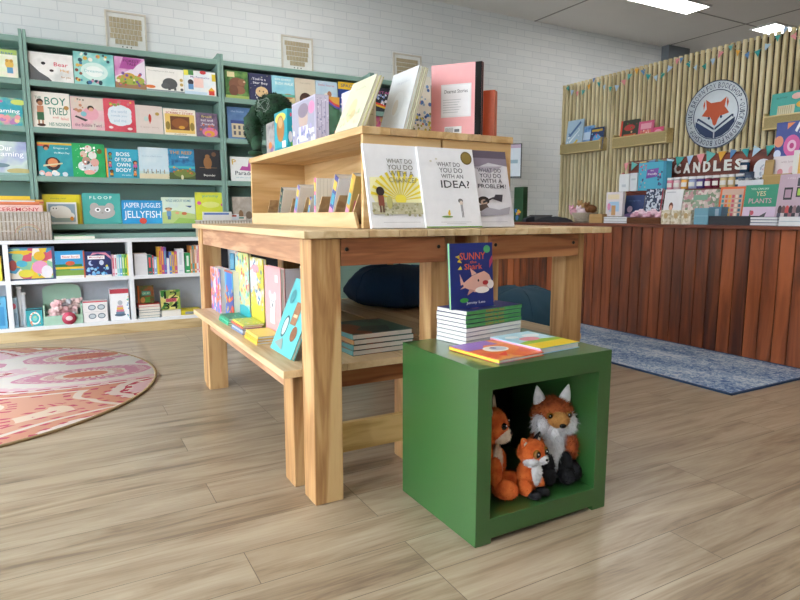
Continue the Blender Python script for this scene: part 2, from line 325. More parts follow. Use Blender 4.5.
# ================================================================ RUGS
def rugmat():
    m, N, L, b = newmat('rug_dots'); t = N.new('ShaderNodeTexCoord')
    mp = N.new('ShaderNodeMapping'); mp.inputs['Scale'].default_value = (.8, 1.8, 1); mp.inputs['Rotation'].default_value = (0, 0, .25); mp.inputs['Location'].default_value = (3.3, 1.2, 0); L.new(t.outputs['Object'], mp.inputs[0])
    n = N.new('ShaderNodeTexNoise'); n.inputs['Scale'].default_value = 1.6; L.new(mp.outputs[0], n.inputs['Vector'])
    vm = N.new('ShaderNodeVectorMath'); vm.operation = 'MULTIPLY_ADD'; vm.inputs[1].default_value = (.22, .22, 0); L.new(n.outputs['Color'], vm.inputs[0]); L.new(mp.outputs[0], vm.inputs[2])
    v = N.new('ShaderNodeTexVoronoi'); v.inputs['Scale'].default_value = 1.15; v.inputs['Randomness'].default_value = .9; L.new(vm.outputs[0], v.inputs['Vector'])
    r = N.new('ShaderNodeValToRGB'); cr = r.color_ramp; cr.interpolation = 'CONSTANT'
    st = [(0, '#cf5064'), (.05, '#f4d9dc'), (.10, '#dd8a74'), (.15, '#efe3dc'), (.19, '#dfa0bc'), (.25, '#f2ecea'), (.33, '#efd0dc'), (.385, '#c9506a'), (.405, '#f0e4e2'), (.44, '#e0a48e'), (.51, '#f0e4dc'), (.535, '#e4b09c'), (.62, '#efdccb')]
    for i, (p, c) in enumerate(st):
        if i > 1: cr.elements.new(p)
    for i, (p, c) in enumerate(st): cr.elements[i].position = p; cr.elements[i].color = lin(c)
    pp = N.new('ShaderNodeMath'); pp.operation = 'MULTIPLY'; pp.inputs[1].default_value = .6; L.new(v.outputs['Distance'], pp.inputs[0]); L.new(pp.outputs[0], r.inputs[0])
    # rows of dashes following the rings
    md = N.new('ShaderNodeMath'); md.operation = 'MULTIPLY'; md.inputs[1].default_value = 70; L.new(v.outputs['Distance'], md.inputs[0]); s1 = N.new('ShaderNodeMath'); s1.operation = 'SINE'; L.new(md.outputs[0], s1.inputs[0])
    sub = N.new('ShaderNodeVectorMath'); sub.operation = 'SUBTRACT'; L.new(vm.outputs[0], sub.inputs[0]); 
    sc = N.new('ShaderNodeVectorMath'); sc.operation = 'SCALE'; sc.inputs[3].default_value = 1; L.new(v.outputs['Position'], sc.inputs[0]); L.new(sc.outputs[0], sub.inputs[1])
    sx = N.new('ShaderNodeSeparateXYZ'); L.new(sub.outputs[0], sx.inputs[0]); at2 = N.new('ShaderNodeMath'); at2.operation = 'ARCTAN2'; L.new(sx.outputs[1], at2.inputs[0]); L.new(sx.outputs[0], at2.inputs[1])
    m3 = N.new('ShaderNodeMath'); m3.operation = 'MULTIPLY'; m3.inputs[1].default_value = 34; L.new(at2.outputs[0], m3.inputs[0]); s2 = N.new('ShaderNodeMath'); s2.operation = 'SINE'; L.new(m3.outputs[0], s2.inputs[0])
    pr = N.new('ShaderNodeMath'); pr.operation = 'MINIMUM'; L.new(s1.outputs[0], pr.inputs[0]); L.new(s2.outputs[0], pr.inputs[1]); gt = N.new('ShaderNodeMath'); gt.operation = 'GREATER_THAN'; gt.inputs[1].default_value = .45; L.new(pr.outputs[0], gt.inputs[0])
    r2 = N.new('ShaderNodeValToRGB'); c2 = r2.color_ramp; c2.interpolation = 'CONSTANT'; c2.elements.new(.3); c2.elements.new(.5)
    for i, (p, c) in enumerate(((0, '#f6efee'), (.10, '#c8506e'), (.20, '#f6efe8'), (.40, '#d0607a'))): c2.elements[i].position = p; c2.elements[i].color = lin(c)
    L.new(pp.outputs[0], r2.inputs[0])
    mx = N.new('ShaderNodeMix'); mx.data_type = 'RGBA'; L.new(gt.outputs[0], mx.inputs[0]); L.new(r.outputs[0], mx.inputs[6]); L.new(r2.outputs[0], mx.inputs[7])
    L.new(mx.outputs[2], b.inputs['Base Color']); b.inputs['Roughness'].default_value = .85; return m
r = empty('round_rug', (-.709, 4.164, 0)); tag(r, 'large round pink and coral dotted rug on the floor before the white cubes', 'rug')
MB().lathe([(0, .0005), (1.19, .0005), (1.19, .009), (0, .009)], rugmat(), 96).build('rug_pile', r)
MB().lathe([(1.186, .0005), (1.2, .0005), (1.2, .011), (1.186, .011), (1.186, .0005)], pm('#8b7350', .8), 96).build('bound_edge', r)
def bluemat():
    m, N, L, b = newmat('blue_rug'); t = N.new('ShaderNodeTexCoord')
    n = N.new('ShaderNodeTexNoise'); n.inputs['Scale'].default_value = 2.6; n.inputs['Detail'].default_value = 3; mp = N.new('ShaderNodeMapping'); mp.inputs['Scale'].default_value = (1.6, .7, 1); L.new(t.outputs['Object'], mp.inputs[0]); L.new(mp.outputs[0], n.inputs['Vector'])
    n2 = N.new('ShaderNodeTexNoise'); n2.inputs['Scale'].default_value = 30; n2.inputs['Detail'].default_value = 4; n2.inputs['Roughness'].default_value = .7; n2.inputs['Distortion'].default_value = 1.5; L.new(t.outputs['Object'], n2.inputs['Vector'])
    a = N.new('ShaderNodeMath'); a.operation = 'MULTIPLY_ADD'; a.inputs[1].default_value = 1.0; hf = N.new('ShaderNodeMath'); hf.operation = 'MULTIPLY'; hf.inputs[1].default_value = .55; L.new(n.outputs[0], hf.inputs[0]); L.new(n2.outputs[0], a.inputs[0]); L.new(hf.outputs[0], a.inputs[2])
    r = N.new('ShaderNodeValToRGB'); cr = r.color_ramp; cr.elements.new(.5); cr.elements.new(.6)
    for i, (p, c) in enumerate(((.66, '#46628e'), (.74, '#7189ac'), (.83, '#a2b0c2'), (.93, '#c2c8ce'))): cr.elements[i].position = min(1, p*.98); cr.elements[i].color = lin(c)
    L.new(a.outputs[0], r.inputs[0]); L.new(r.outputs[0], b.inputs['Base Color']); b.inputs['Roughness'].default_value = .9; return m
r = empty('runner_rug', (3.213, 1.968, 0)); tag(r, 'long mottled blue and white runner rug along the dark timber counter', 'rug')
MB().box(.012, .925, .012, 3.1, .0005, .009, bluemat()).build('rug_pile', r)
e_ = MB(); em = pm('#2c4468', .85)
e_.box(0, .937, 0, .014, .0005, .011, em).box(0, .014, 0, 3.112, .0005, .011, em).box(.923, .937, 0, 3.112, .0005, .011, em).box(0, .937, 3.1, 3.112, .0005, .011, em).build('bound_edge', r)
# ================================================================ FURNITURE
PINEz = wood('#8c6038', '#b48858', '#caa574', 'z', name='pine_leg'); PINEy = wood('#bb9a70', '#d0b48a', '#dec7a0', 'y', sc=7, knots=False, name='pine_top')
PINEy2 = wood('#b39068', '#c7a77c', '#d8bc92', 'y', sc=8, knots=False, name='pine_top'); REDx_shade = wood('#6f4026', '#955c39', '#b07a50', 'x', name='apron_wood'); REDy_lit = wood('#96664a', '#b58766', '#c9a07e', 'y', name='apron_wood')  # aprons: daylight put into the side tone, shade into the front tone
PALEx = wood('#b28a4c', '#cba768', '#dcbd80', 'x', name='pale_rail'); PLYy = wood('#b8925f', '#cca876', '#d9bc8e', 'y', sc=7, knots=False, name='ply'); PLYx = wood('#c0965f', '#d2aa74', '#e0bf8e', 'x', sc=7, knots=False, name='ply')
def table(x0, x1, lx, apx, label, full_left):
    r = empty('display_table', (x0, 1.86, 0)); tag(r, label, 'table', 'timber display tables pushed side by side')
    def lb(a, b_, c_, d_, z0, z1, m, name, bev=.004, lab=None): MB().box(a-x0, b_-x0, c_-1.86, d_-1.86, z0, z1, m).build(name, r, bev, label=lab)
    n = 6; t = MB(); W = x1-x0
    for i in range(n): t.box(W*i/n+.0006, W*(i+1)/n-.0006, 0, 1.875, .923, .948, (PINEy, PINEy2)[(i*5+(x0 > 1)) % 2])
    t.build('tabletop', r, .003)
    y0 = 1.877 if full_left else 1.901
    lb(lx[0], lx[1], y0, y0+.107 if full_left else 1.985, 0, .922, PINEz, 'leg'); lb(lx[2], lx[3], 1.901, 1.985, 0, .922, PINEz, 'leg')
    lb(lx[0], lx[1], 3.612, 3.718, 0, .922, PINEz, 'leg'); lb(lx[2], lx[3], 3.612, 3.718, 0, .922, PINEz, 'leg')
    lb(apx[0], apx[1], 1.877, 1.9, .829, .922, REDx_shade, 'apron', .002); lb(apx[0], apx[1], 3.719, 3.733, .829, .922, REDx_shade, 'apron', .002)
    xs = (lx[0]+.006, lx[0]+.03)
    lb(xs[0], xs[1], 1.985, 3.611, .832, .922, REDy_lit, 'apron', .002, 'side rail with window light in its colour'); lb(lx[3]-.03, lx[3]-.006, 2.006, 3.611, .832, .922, REDy_lit, 'apron', .002)
    for bx in (apx[0]+.02, apx[1]-.03):
        q = MB(); q.lathe([(0, 0), (.007, 0), (.007, .003), (.0055, .004), (0, .004)], pm('#3a3733', .35, .8), 10, M=Matrix.Translation((bx-x0, 1.8765-1.86, .885)) @ Matrix.Rotation(PI/2, 4, 'X')); q.build('bolt', r)
    return r
table(.685, 1.3845, (.713, .819, 1.19, 1.297), (.8205, 1.237), 'left pine display table with the low bench under it', True)
table(1.3855, 2.083, (1.4, 1.506, 1.86, 1.965), (1.448, 1.905), 'right pine display table, nearest the dark counter, with a bean bag under it', False)
# low bench nested under the left table
r = empty('low_bench', (.645, 1.987, 0)); tag(r, 'low pine bench slid under the left display table, carrying picture books', 'bench')
def lb(a, b_, c_, d_, z0, z1, m, name, bev=.004): MB().box(a-.645, b_-.645, c_-1.987, d_-1.987, z0, z1, m).build(name, r, bev)
t = MB()
for i in range(3): t.box(.242*i+.0006, .242*(i+1)-.0006, 0, 1.612, .435, .462, (PINEy, PINEy2)[i % 2])
t.build('bench_top', r, .003)
for a in ((.70, .807), (1.175, 1.282)):
    for c_ in ((2.052, 2.158), (3.503, 3.605)): lb(a[0], a[1], c_[0], c_[1], 0, .434, PINEz, 'leg')
lb(.809, 1.173, 2.07, 2.095, .35, .434, REDx_shade, 'apron', .002); lb(.809, 1.173, 3.54, 3.565, .35, .434, REDx_shade, 'apron', .002); lb(.715, .74, 2.16, 3.502, .35, .434, REDy_lit, 'apron', .002)
lb(.78, 1.3, 2.026, 2.051, .108, .222, PALEx, 'stretcher', .002)

r['group'] = 'low pine benches under the display tables'
b2 = copy_tree(r); b2.location = (1.386, 1.989, 0); b2.scale = (.93, .995, 1); b2['label'] = 'low pine bench under the right display table, carrying the navy bean bag'
# riser units on the tables
def riser(x0, x1, openleft, label):
    r = empty('book_riser', (x0, 2.04, .948)); tag(r, label, 'display riser', 'plywood risers standing back to back on the tables'); W = x1-x0; D = 1.49
    t = MB(); n = 3
    for i in range(n): t.box(W*i/n-.003*(i == 0)+.0005, W*(i+1)/n-.0005, -.006, D, .3425, .37, (PLYy, PINEy2, PLYy)[i])
    t.build('top_board', r, .0025)
    MB().box(.005, W-.003, .004, .022, .002, .342, PLYx).build('end_panel', r, .0015); MB().box(.005, W-.003, D-.02, D-.002, .002, .342, PLYx).build('end_panel', r, .0015)
    xi = (W-.02, W-.004) if openleft else (.004, .02)
    MB().box(xi[0], xi[1], .023, D-.021, .002, .342, PLYy).build('back_panel', r)
    MB().box(.022 if openleft else .022, W-.022, .023, D-.021, .002, .016, PLYy).build('base_board', r)
    L_ = MB(); xx = (.002, .014) if openleft else (W-.014, W-.002)
    L_.prism([(.05, .001), (D-.021, .001), (D-.021, .062), (.085, .062)], xx[0], xx[1], PLYy, ax='x'); L_.build('front_lip', r, .001)
    if openleft:
        for i in range(7):
            y = .16+i*.185; q = MB(); q.prism([(y, .017), (y+.006, .017), (y-.085, .13), (y-.091, .13)], .02, W-.025, PINEy2, ax='x'); q.build('divider', r)
    return r
riser(.98, 1.3245, True, 'plywood riser with open slots of paperbacks facing left, on the left display table')
riser(1.3275, 1.672, False, 'plywood riser on the right display table, carrying the pink book')

# green display cube
GREEN = pm('#2d5b2b', .34, amt=.05, sc=2)
GREEN.node_tree.nodes['Principled BSDF'].inputs['Coat Weight'].default_value = .8; GREEN.node_tree.nodes['Principled BSDF'].inputs['Coat Roughness'].default_value = .22
cx0, cx1, cy0, cy1 = 1.035, 1.585, 1.39, 1.838
r = empty('display_cube', (cx0, cy0, 0)); tag(r, 'glossy green open display cube holding fox plush toys', 'display cube')
W, D = cx1-cx0, cy1-cy0
q = MB(); out = [(0, 0), (.06, 0), (.06, .016), (W-.06, .016), (W-.06, 0), (W, 0), (W, .555), (0, .555)]; inn = [(.054, .08), (.054, .08), (.06, .08), (W-.06, .08), (W-.057, .08), (W-.057, .08), (W-.057, .487), (.054, .487)]
vs = [(a, y, z) for y in (0, D) for L0 in (out, inn) for a, z in L0]; N8 = 8; fs = []
for i in range(8):
    j = (i+1) % 8; fs += [(i, j, 8+j, 8+i), (16+i, 24+i, 24+j, 16+j), (i, 16+i, 16+j, j), (8+i, 8+j, 24+j, 24+i)]
q.add(vs, fs, GREEN); o = q.build('cube_shell', r)
import bmesh
bm = bmesh.new(); bm.from_mesh(o.data); bmesh.ops.remove_doubles(bm, verts=bm.verts, dist=.0001); bmesh.ops.recalc_face_normals(bm, faces=bm.faces); bm.to_mesh(o.data); bm.free()
b_ = o.modifiers.new('bevel', 'BEVEL'); b_.width = .002; b_.segments = 2; b_.limit_method = 'ANGLE'
MB().box(.17, W-.0575, D-.012, D-.002, .081, .5, pm('#0b0d0b', .7)).build('back_panel', r)  # black sheet stands in for the darkness in the cube's open back
for x in (.02, W-.04):
    for y in (.03, D-.03): pass

# timber counter
def plankmat():
    m, N, L, b = newmat('dark_boards'); t = N.new('ShaderNodeTexCoord'); s = N.new('ShaderNodeSeparateXYZ'); L.new(t.outputs['Object'], s.inputs[0])
    d = N.new('ShaderNodeMath'); d.operation = 'DIVIDE'; d.inputs[1].default_value = .1; L.new(s.outputs[1], d.inputs[0]); f = N.new('ShaderNodeMath'); f.operation = 'FLOOR'; L.new(d.outputs[0], f.inputs[0])
    w = N.new('ShaderNodeTexWhiteNoise'); w.noise_dimensions = '1D'; L.new(f.outputs[0], w.inputs['W'])
    mp = N.new('ShaderNodeMapping'); mp.inputs['Scale'].default_value = (14, 14, 1.6); L.new(t.outputs['Object'], mp.inputs[0]); sc = N.new('ShaderNodeVectorMath'); sc.operation = 'SCALE'; sc.inputs[3].default_value = 30; L.new(w.outputs['Color'], sc.inputs[0]); L.new(sc.outputs[0], mp.inputs['Location'])
    n = N.new('ShaderNodeTexNoise'); n.inputs['Scale'].default_value = 1; n.inputs['Detail'].default_value = 5; n.inputs['Distortion'].default_value = .8; L.new(mp.outputs[0], n.inputs['Vector'])
    a = N.new('ShaderNodeMath'); a.operation = 'MULTIPLY_ADD'; a.inputs[1].default_value = .35; L.new(w.outputs['Value'], a.inputs[0]); L.new(n.outputs[0], a.inputs[2])
    r = N.new('ShaderNodeValToRGB'); cr = r.color_ramp; cr.elements.new(.6)
    for i, (p, c) in enumerate(((.42, '#47241a'), (.66, '#793d21'), (.95, '#a65a32'))): cr.elements[i].position = p; cr.elements[i].color = lin(c)
    L.new(a.outputs[0], r.inputs[0]); L.new(r.outputs[0], b.inputs['Base Color']); b.inputs['Roughness'].default_value = .38
    return m
DARK = plankmat(); DTOP = wood('#4f261a', '#6b3522', '#824530', 'y', knots=False, name='dark_top')
r = empty('service_counter', (4.155, .7, 0)); tag(r, 'long service counter faced with dark reddish vertical boards', 'counter')
t = MB(); y = 0.0
while y < 4.85: t.box(0, .018, y+.0035, y+.0965, .0, .899, DARK); y += .1
t.box(.012, .02, 0, 4.9, .0, .899, pm('#1c0f0b', .8)); t.build('front_boards', r, .002, seg=1)
for y in (0, 4.88): MB().box(.021, .58, y, y+.02, 0, .899, DARK).build('end_panel', r)
MB().box(-.03, .6, -.02, 4.92, .9, .925, DTOP).build('countertop', r, .003)

# batten screen behind the counter
BAT = wood('#b0a078', '#d2c298', '#e0d3ae', 'z', sc=8, name='batten'); XS = 5.55
r = empty('batten_screen', (XS, 1.9, 0)); tag(r, 'tall screen wall of round-edged pine battens behind the counter', 'screen')
MB().box(.032, .06, 0, 3.95, 0, 2.555, pm('#3b2f1c', .8)).build('backing_board', r)
pb = MB(); n = 8; pts = [(.0205*math.cos(PI*i/n), -.03*math.sin(PI*i/n)) for i in range(n+1)]
pb.add([(q+.031, p, z) for z in (0, 2.575) for p, q in pts], [(i, i+1, i+n+2, i+n+1) for i in range(n)]+[tuple(range(n+1)), tuple(range(2*n+1, n, -1)), (n, 0, n+1, 2*n+1)], BAT)
b0 = fixn(pb.build('batten', r)); b0.location = (0, 3.925, 0)
for i in range(1, 66): c = b0.copy(); COL.objects.link(c); c.parent = r; c.location = (0, 3.925-.06*i, 0)

# green bookcases and white cube shelving
SAGE = pm('#7f9f95', .5, amt=.03, sc=4); YG, YW = 5.85, 5.6
SH = [2.071, 1.704, 1.315, .92]; TB = .045
bx = [-1.69, -.15, 1.388, 2.93, 4.05]
labs = ['sage green bookcase cut by the left edge of the view', 'sage green bookcase in full view at left, its covers facing out', 'sage green bookcase partly hidden by the green plush and the riser', 'sage green bookcase end seen between the white books on the riser']
for k in range(4):
    x0, x1 = bx[k]+.002, bx[k+1]-.002; r = empty('bookcase', (x0, YG, 0)); tag(r, labs[k], 'bookcase', 'sage green bookcases along the brick wall'); W = x1-x0
    for s in (0, W-.024):
        q = MB(); q.prism([(0, .0), (.27, 0), (.27, 2.44), (.05, 2.445), (.03, 2.45), (0, 2.45)], s, s+.024, SAGE, ax='x'); fixn(q.build('side_panel', r, .002))
    MB().box(.0245, W-.0245, .262, .27, .0, 2.39, SAGE).build('back_panel', r)
    for z in [2.398, ]+SH+[.84]:
        MB().box(.0245, W-.0245, .0 if z < 2.3 else .012, .261, z-TB, z, SAGE).build('shelf', r, .003)
    MB().box(.0245, W-.0245, .02, .04, .0, .79, SAGE).build('kick_panel', r)
WH = pm('#e6e8ec', .35, amt=.01)
r = empty('cube_shelf', (-1.265, YW, 0)); tag(r, 'low white cube shelving on a pale timber plinth in front of the green bookcases', 'shelving')
o_ = lambda x: x+1.265
MB().box(0, o_(2.3), 0, .245, .772, .8, WH).build('top_board', r, .002); MB().box(0, o_(2.3), 0, .245, .083, .111, WH).build('bottom_board', r, .002)
dv = [-1.265, -.39, .496, 1.385, 2.265]
for d in dv: MB().box(o_(d), o_(d)+.035, 0.001, .24, .1115, .7715, WH).build('divider', r, .001)
for i in range(4):
    a, b_ = o_(dv[i])+.0355, o_(dv[i+1])-.0005
    MB().box(a, b_, .001, .232, .457, .487, WH).build('middle_shelf', r, .001)
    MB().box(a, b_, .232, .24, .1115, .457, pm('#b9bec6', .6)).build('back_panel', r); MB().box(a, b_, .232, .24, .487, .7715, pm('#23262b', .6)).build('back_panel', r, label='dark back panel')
MB().box(-.0, o_(2.32), -.012, .23, 0, .0825, wood('#a98d62', '#c6ac80', '#d6c096', 'x', sc=7, knots=False, name='plinth')).build('plinth', r, .002)
# ================================================================ BOOKS FACING OUT ON THE GREEN BOOKCASES
T = lambda s, cx, cy, w, h, c='#222222': ('t', s, cx, cy, w, h, c)
E_ = lambda cx, cy, rx, ry, c: ('e', cx, cy, rx, ry, c)
R_ = lambda a, b, c_, d, c: ('r', a, b, c_, d, c)
def D_(n, seed, a, b, c_, d, r, cols): return ('d', n, seed, a, b, c_, d, r, cols, '')
def kid(cx, cy, s, top='#3f7fa0', hair='#3a2419', skin='#c98f68', a=1.0):
    sx, sy = s, s*a
    return [R_(cx-.3*sx, cy, cx-.08*sx, cy+.5*sy, '#4a3a34'), R_(cx+.08*sx, cy, cx+.3*sx, cy+.5*sy, '#4a3a34'), ('p', [(cx-.42*sx, cy+.45*sy), (cx+.42*sx, cy+.45*sy), (cx+.3*sx, cy+1.1*sy), (cx-.3*sx, cy+1.1*sy)], top), E_(cx, cy+1.5*sy, .42*sx, .46*sy, hair), E_(cx+.04*sx, cy+1.4*sy, .3*sx, .32*sy, skin)]
GO = 'picture books facing out on the sage green bookcase'
FO = YG+.012
def SB(row, p0, p1, pt, cover, art, label, lean=.1, t=.01, dy=0, **k):
    return B('y', FO+dy, p0, p1, pt, SH[row]+.0005, t=t, lean=lean, cover=cover, art=art, label=label, group=GO, **k)
# bookcase 0
SB(0, -16, 17.3, 48.5, wc(['#f2efe6', '#dfe8c8', '#f4e6da'], 9), [R_(0, .82, 1, 1, '#a8c56a'), T('little bear', .5, .88, .8, .08, '#3d5fa8'), E_(.75, .48, .13, .17, '#e2b95c'), E_(.68, .6, .05, .06, '#c79a44'), E_(.82, .6, .05, .06, '#c79a44'), R_(.67, .15, .85, .36, '#5f9cc2')], 'pale picture book with a yellow bear, top row at the left edge of the view')
SB(1, -16, 22.5, 97, wc(['#2f9fae', '#3aa4b8', '#8cc0a0', '#d88fb0'], 11), [T('dreaming', .5, .5, .85, .2, '#ffffff'), D_(16, 3, .0, .0, 1, .3, .07, ['#e59a9f', '#e8c98f', '#b77fb3']), E_(.3, .85, .2, .07, '#c75c9b'), E_(.9, .85, .2, .1, '#c9d56c')], 'teal book titled in white script, second row at the left edge of the view')
SB(2, -18, 27, 141, wc(['#8e90c4', '#a9b5d0', '#c9d8d2', '#b4c6c0'], 5), [T('Our', .52, .8, .3, .16, '#ffffff'), T('Dreaming', .5, .6, .85, .2, '#ffffff'), E_(.3, .28, .3, .07, '#6f8a97'), E_(.8, .12, .28, .08, '#b7ab74'), R_(0, 0, 1, .06, '#8fb5b0')], 'lilac book with a misty river landscape, third row at the left edge of the view')
SB(3, -16, 31, 196, '#efc83a', [R_(.0, .0, 1, .62, '#e88fa6'), ('p', [(.3, .62), (.9, .4), (1, .75)], '#d9534f')], 'yellow and pink book standing behind the woven basket of ceremony books')
# bookcase 1, row 1
SB(0, 29, 73, 53, wc(['#e6e6e2', '#f2f1ee', '#d8d9d6'], 8), [('p', [(0, 0), (.5, 0), (.42, .12), (.22, .3), (0, .62)], '#5d5f61'), E_(.32, .62, .05, .055, '#26262a'), E_(.5, .38, .05, .045, '#26262a'), T('Bear', .72, .62, .32, .14, '#d9405c'), T('Hug', .8, .4, .2, .12, '#e3a23c'), T('for you', .82, .17, .22, .1, '#b07a35')], 'white landscape book with a grey panda face and red title, top row')
SB(0, 74, 114, 52.5, wc(['#6bc0bd', '#a5dcd6', '#79c7c4'], 6), [E_(.5, .42, .34, .28, '#d9f0ea'), E_(.5, .42, .22, .17, '#f1faf6'), T('Dreaming', .5, .42, .5, .11, '#9fcfd2'), D_(14, 5, .05, .74, .95, .95, .045, ['#e2b44e', '#27505c', '#e0826d', '#f6f2e4']), D_(10, 6, .05, .06, .2, .7, .04, ['#3b6f9a', '#e7c05b', '#8a4c3b']), D_(10, 8, .3, .04, .95, .16, .04, ['#3b6f9a', '#d89bb0', '#274a56'])], 'mint book with a pale glowing centre ringed by tiny animals, top row')
SB(0, 115, 145.5, 57, wc(['#c06fb0', '#d79bc9', '#e4c2dc'], 9), [('p', [(0, .35), (.5, .6), (1, .95), (1, .3), (0, .2)], '#e8dcea'), ('p', [(.15, .62), (.6, .62), (.9, .96), (.3, 1)], '#b3559f'), R_(0, 0, 1, .18, '#a37b5a'), E_(.5, .28, .46, .16, '#a3b04b'), E_(.45, .4, .2, .1, '#c9a24a'), D_(24, 4, .08, .1, .92, .5, .045, ['#c95a4a', '#6b8f3a', '#7a5aa0', '#e8d9b8', '#d9825c']), T('FOREST', .55, .88, .5, .08, '#5a1f55'), T('TALE', .55, .78, .3, .08, '#5a1f55')], 'pink and violet book with a heap of little animals, top row')
SB(0, 146.5, 184, 68, '#eceae4', [E_(.62, .36, .2, .24, '#4d5053'), E_(.5, .25, .12, .13, '#55585b'), R_(.56, .08, .63, .2, '#4d5053'), R_(.72, .08, .78, .2, '#4d5053'), E_(.1, .17, .13, .07, '#d9783e'), R_(0, 0, 1, .06, '#8d9ba0'), T('The elephant in the story', .4, .85, .7, .07, '#a9a7a1'), E_(.93, .55, .045, .07, '#bfa05a'), E_(.93, .35, .045, .07, '#bfa05a'), E_(.93, .14, .04, .06, '#55585b')], 'white landscape book with a small grey elephant, top row')
SB(0, 184.5, 216, 71, wc(['#eef0f0', '#dfe9ee', '#f5efe9'], 6), [R_(.0, .78, .14, 1, '#e3dc4f'), R_(.14, .8, .3, 1, '#4b8a4e'), E_(.6, .95, .1, .08, '#c93a3e'), R_(.88, .62, 1, .92, '#e2c93c'), R_(.3, .3, .6, .7, '#f0cfc6'), T('My Favourite', .5, .72, .6, .1, '#8a6fa6'), E_(.2, .5, .09, .12, '#3a3340'), R_(.12, .2, .28, .42, '#5f8fbf'), R_(.76, .02, .94, .2, '#d23a31'), ('p', [(.74, .2), (.96, .2), (.85, .36)], '#e6b03a'), R_(0, 0, .7, .12, '#c8dcec')], 'white book with red, yellow and blue toy blocks, top row right end')
# row 2
SB(1, 32, 70, 92, '#ece7de', [T('THE', .17, .83, .16, .08, '#5f8f78'), T('BOY', .62, .75, .56, .22, '#2f7f6a'), T('TRIED', .67, .47, .52, .2, '#2f7f6a'), T('and', .6, .3, .15, .06, '#d06a5a'), T('failed', .84, .27, .2, .08, '#e08a7a'), T('HIS NONNO', .7, .1, .55, .1, '#2f7f6a'), E_(.21, .72, .09, .08, '#3a241c'), E_(.22, .67, .07, .065, '#b07a58'), R_(.13, .4, .3, .6, '#c98a6a'), R_(.12, .2, .3, .42, '#3c6b4a'), R_(.14, .08, .18, .2, '#b07a58'), R_(.24, .08, .28, .2, '#b07a58'), E_(.22, .06, .11, .04, '#4a2c22'), E_(.9, .58, .07, .06, '#b58a4c')], 'cream book titled BOY TRIED in green beside a standing boy, second row', spine='#d9a08c')
SB(1, 71, 104, 97, wc(['#e9c3c8', '#e2b4bd', '#d9cdc4'], 10), [R_(.02, .62, .98, .98, '#d9c9bd'), E_(.6, .5, .24, .2, '#e3a5b4'), E_(.6, .67, .1, .08, '#2f2622'), E_(.61, .63, .075, .06, '#dca98c'), E_(.38, .48, .09, .08, '#7fb9c4'), ('p', [(.15, .42), (.5, .3), (.42, .25), (.1, .38)], '#3f3a38'), D_(12, 5, .1, .5, .4, .95, .04, ['#c58a6a', '#8a7f74', '#e7c4b0']), T('the Bubble Twirl', .5, .14, .8, .1, '#8c5f72')], 'pale pink book with a girl in a pink dress, second row')
SB(1, 104, 135.5, 99, wc(['#cf4858', '#d95566', '#c83f50'], 8), [E_(.5, .5, .38, .33, '#dde6ee'), E_(.3, .62, .16, .14, '#dde6ee'), E_(.72, .62, .16, .14, '#dde6ee'), E_(.3, .34, .14, .12, '#dde6ee'), E_(.72, .36, .16, .14, '#dde6ee'), T('the world', .48, .62, .5, .09, '#a9c3d6'), T('needs you', .48, .48, .5, .09, '#a9c3d6'), T('and me', .5, .34, .4, .09, '#a9c3d6'), D_(9, 2, .1, .8, .9, .92, .05, ['#e5c04a', '#c8707c', '#7fa24a']), E_(.2, .12, .07, .04, '#efd9dc'), E_(.8, .1, .08, .04, '#efd9dc')], 'red book with a white cloud of lettering, second row')
SB(1, 136, 163, 105.5, '#d9cbc4', [E_(.52, .55, .055, .15, '#c8432f'), E_(.38, .52, .08, .09, '#b9cfc9'), R_(.5, .36, .53, .42, '#c8432f'), E_(.8, .72, .08, .06, '#bb9a4e'), T('a quiet story', .5, .22, .7, .05, '#b9a49c')], 'beige book with one small red figure, second row')
SB(1, 164, 196, 109, '#efe6d8', [R_(.04, .08, .96, .8, '#e2c06a'), R_(.2, .2, .8, .72, '#6e3f22'), E_(.5, .45, .26, .2, '#8f5529'), E_(.55, .3, .1, .06, '#d29a3c'), E_(.12, .35, .07, .16, '#8f7a3a'), E_(.88, .35, .07, .16, '#8f7a3a'), T('the very', .5, .94, .5, .05, '#c0505a'), T('SCRIBBLY STORY', .5, .84, .85, .08, '#b5343f'), T('author', .5, .04, .4, .04, '#77554a')], 'white and mustard book with a framed brown picture, second row')
SB(1, 196.5, 218, 113, wc(['#6c5670', '#7d6a86', '#54465c'], 14), [E_(.62, .2, .36, .2, '#d9739c'), E_(.6, .14, .24, .13, '#e2a23e'), E_(.55, .1, .12, .07, '#d9739c'), T('fruit', .5, .85, .5, .1, '#d8c46a'), T('bat and', .5, .7, .55, .1, '#e6dfe6'), T('friends', .55, .54, .6, .1, '#e6dfe6'), D_(9, 5, .1, .3, .9, .5, .05, ['#c96b4c', '#b08fb8'])], 'purple book with a yellow spine and a pink umbrella, second row right end', spine='#e0b92e')
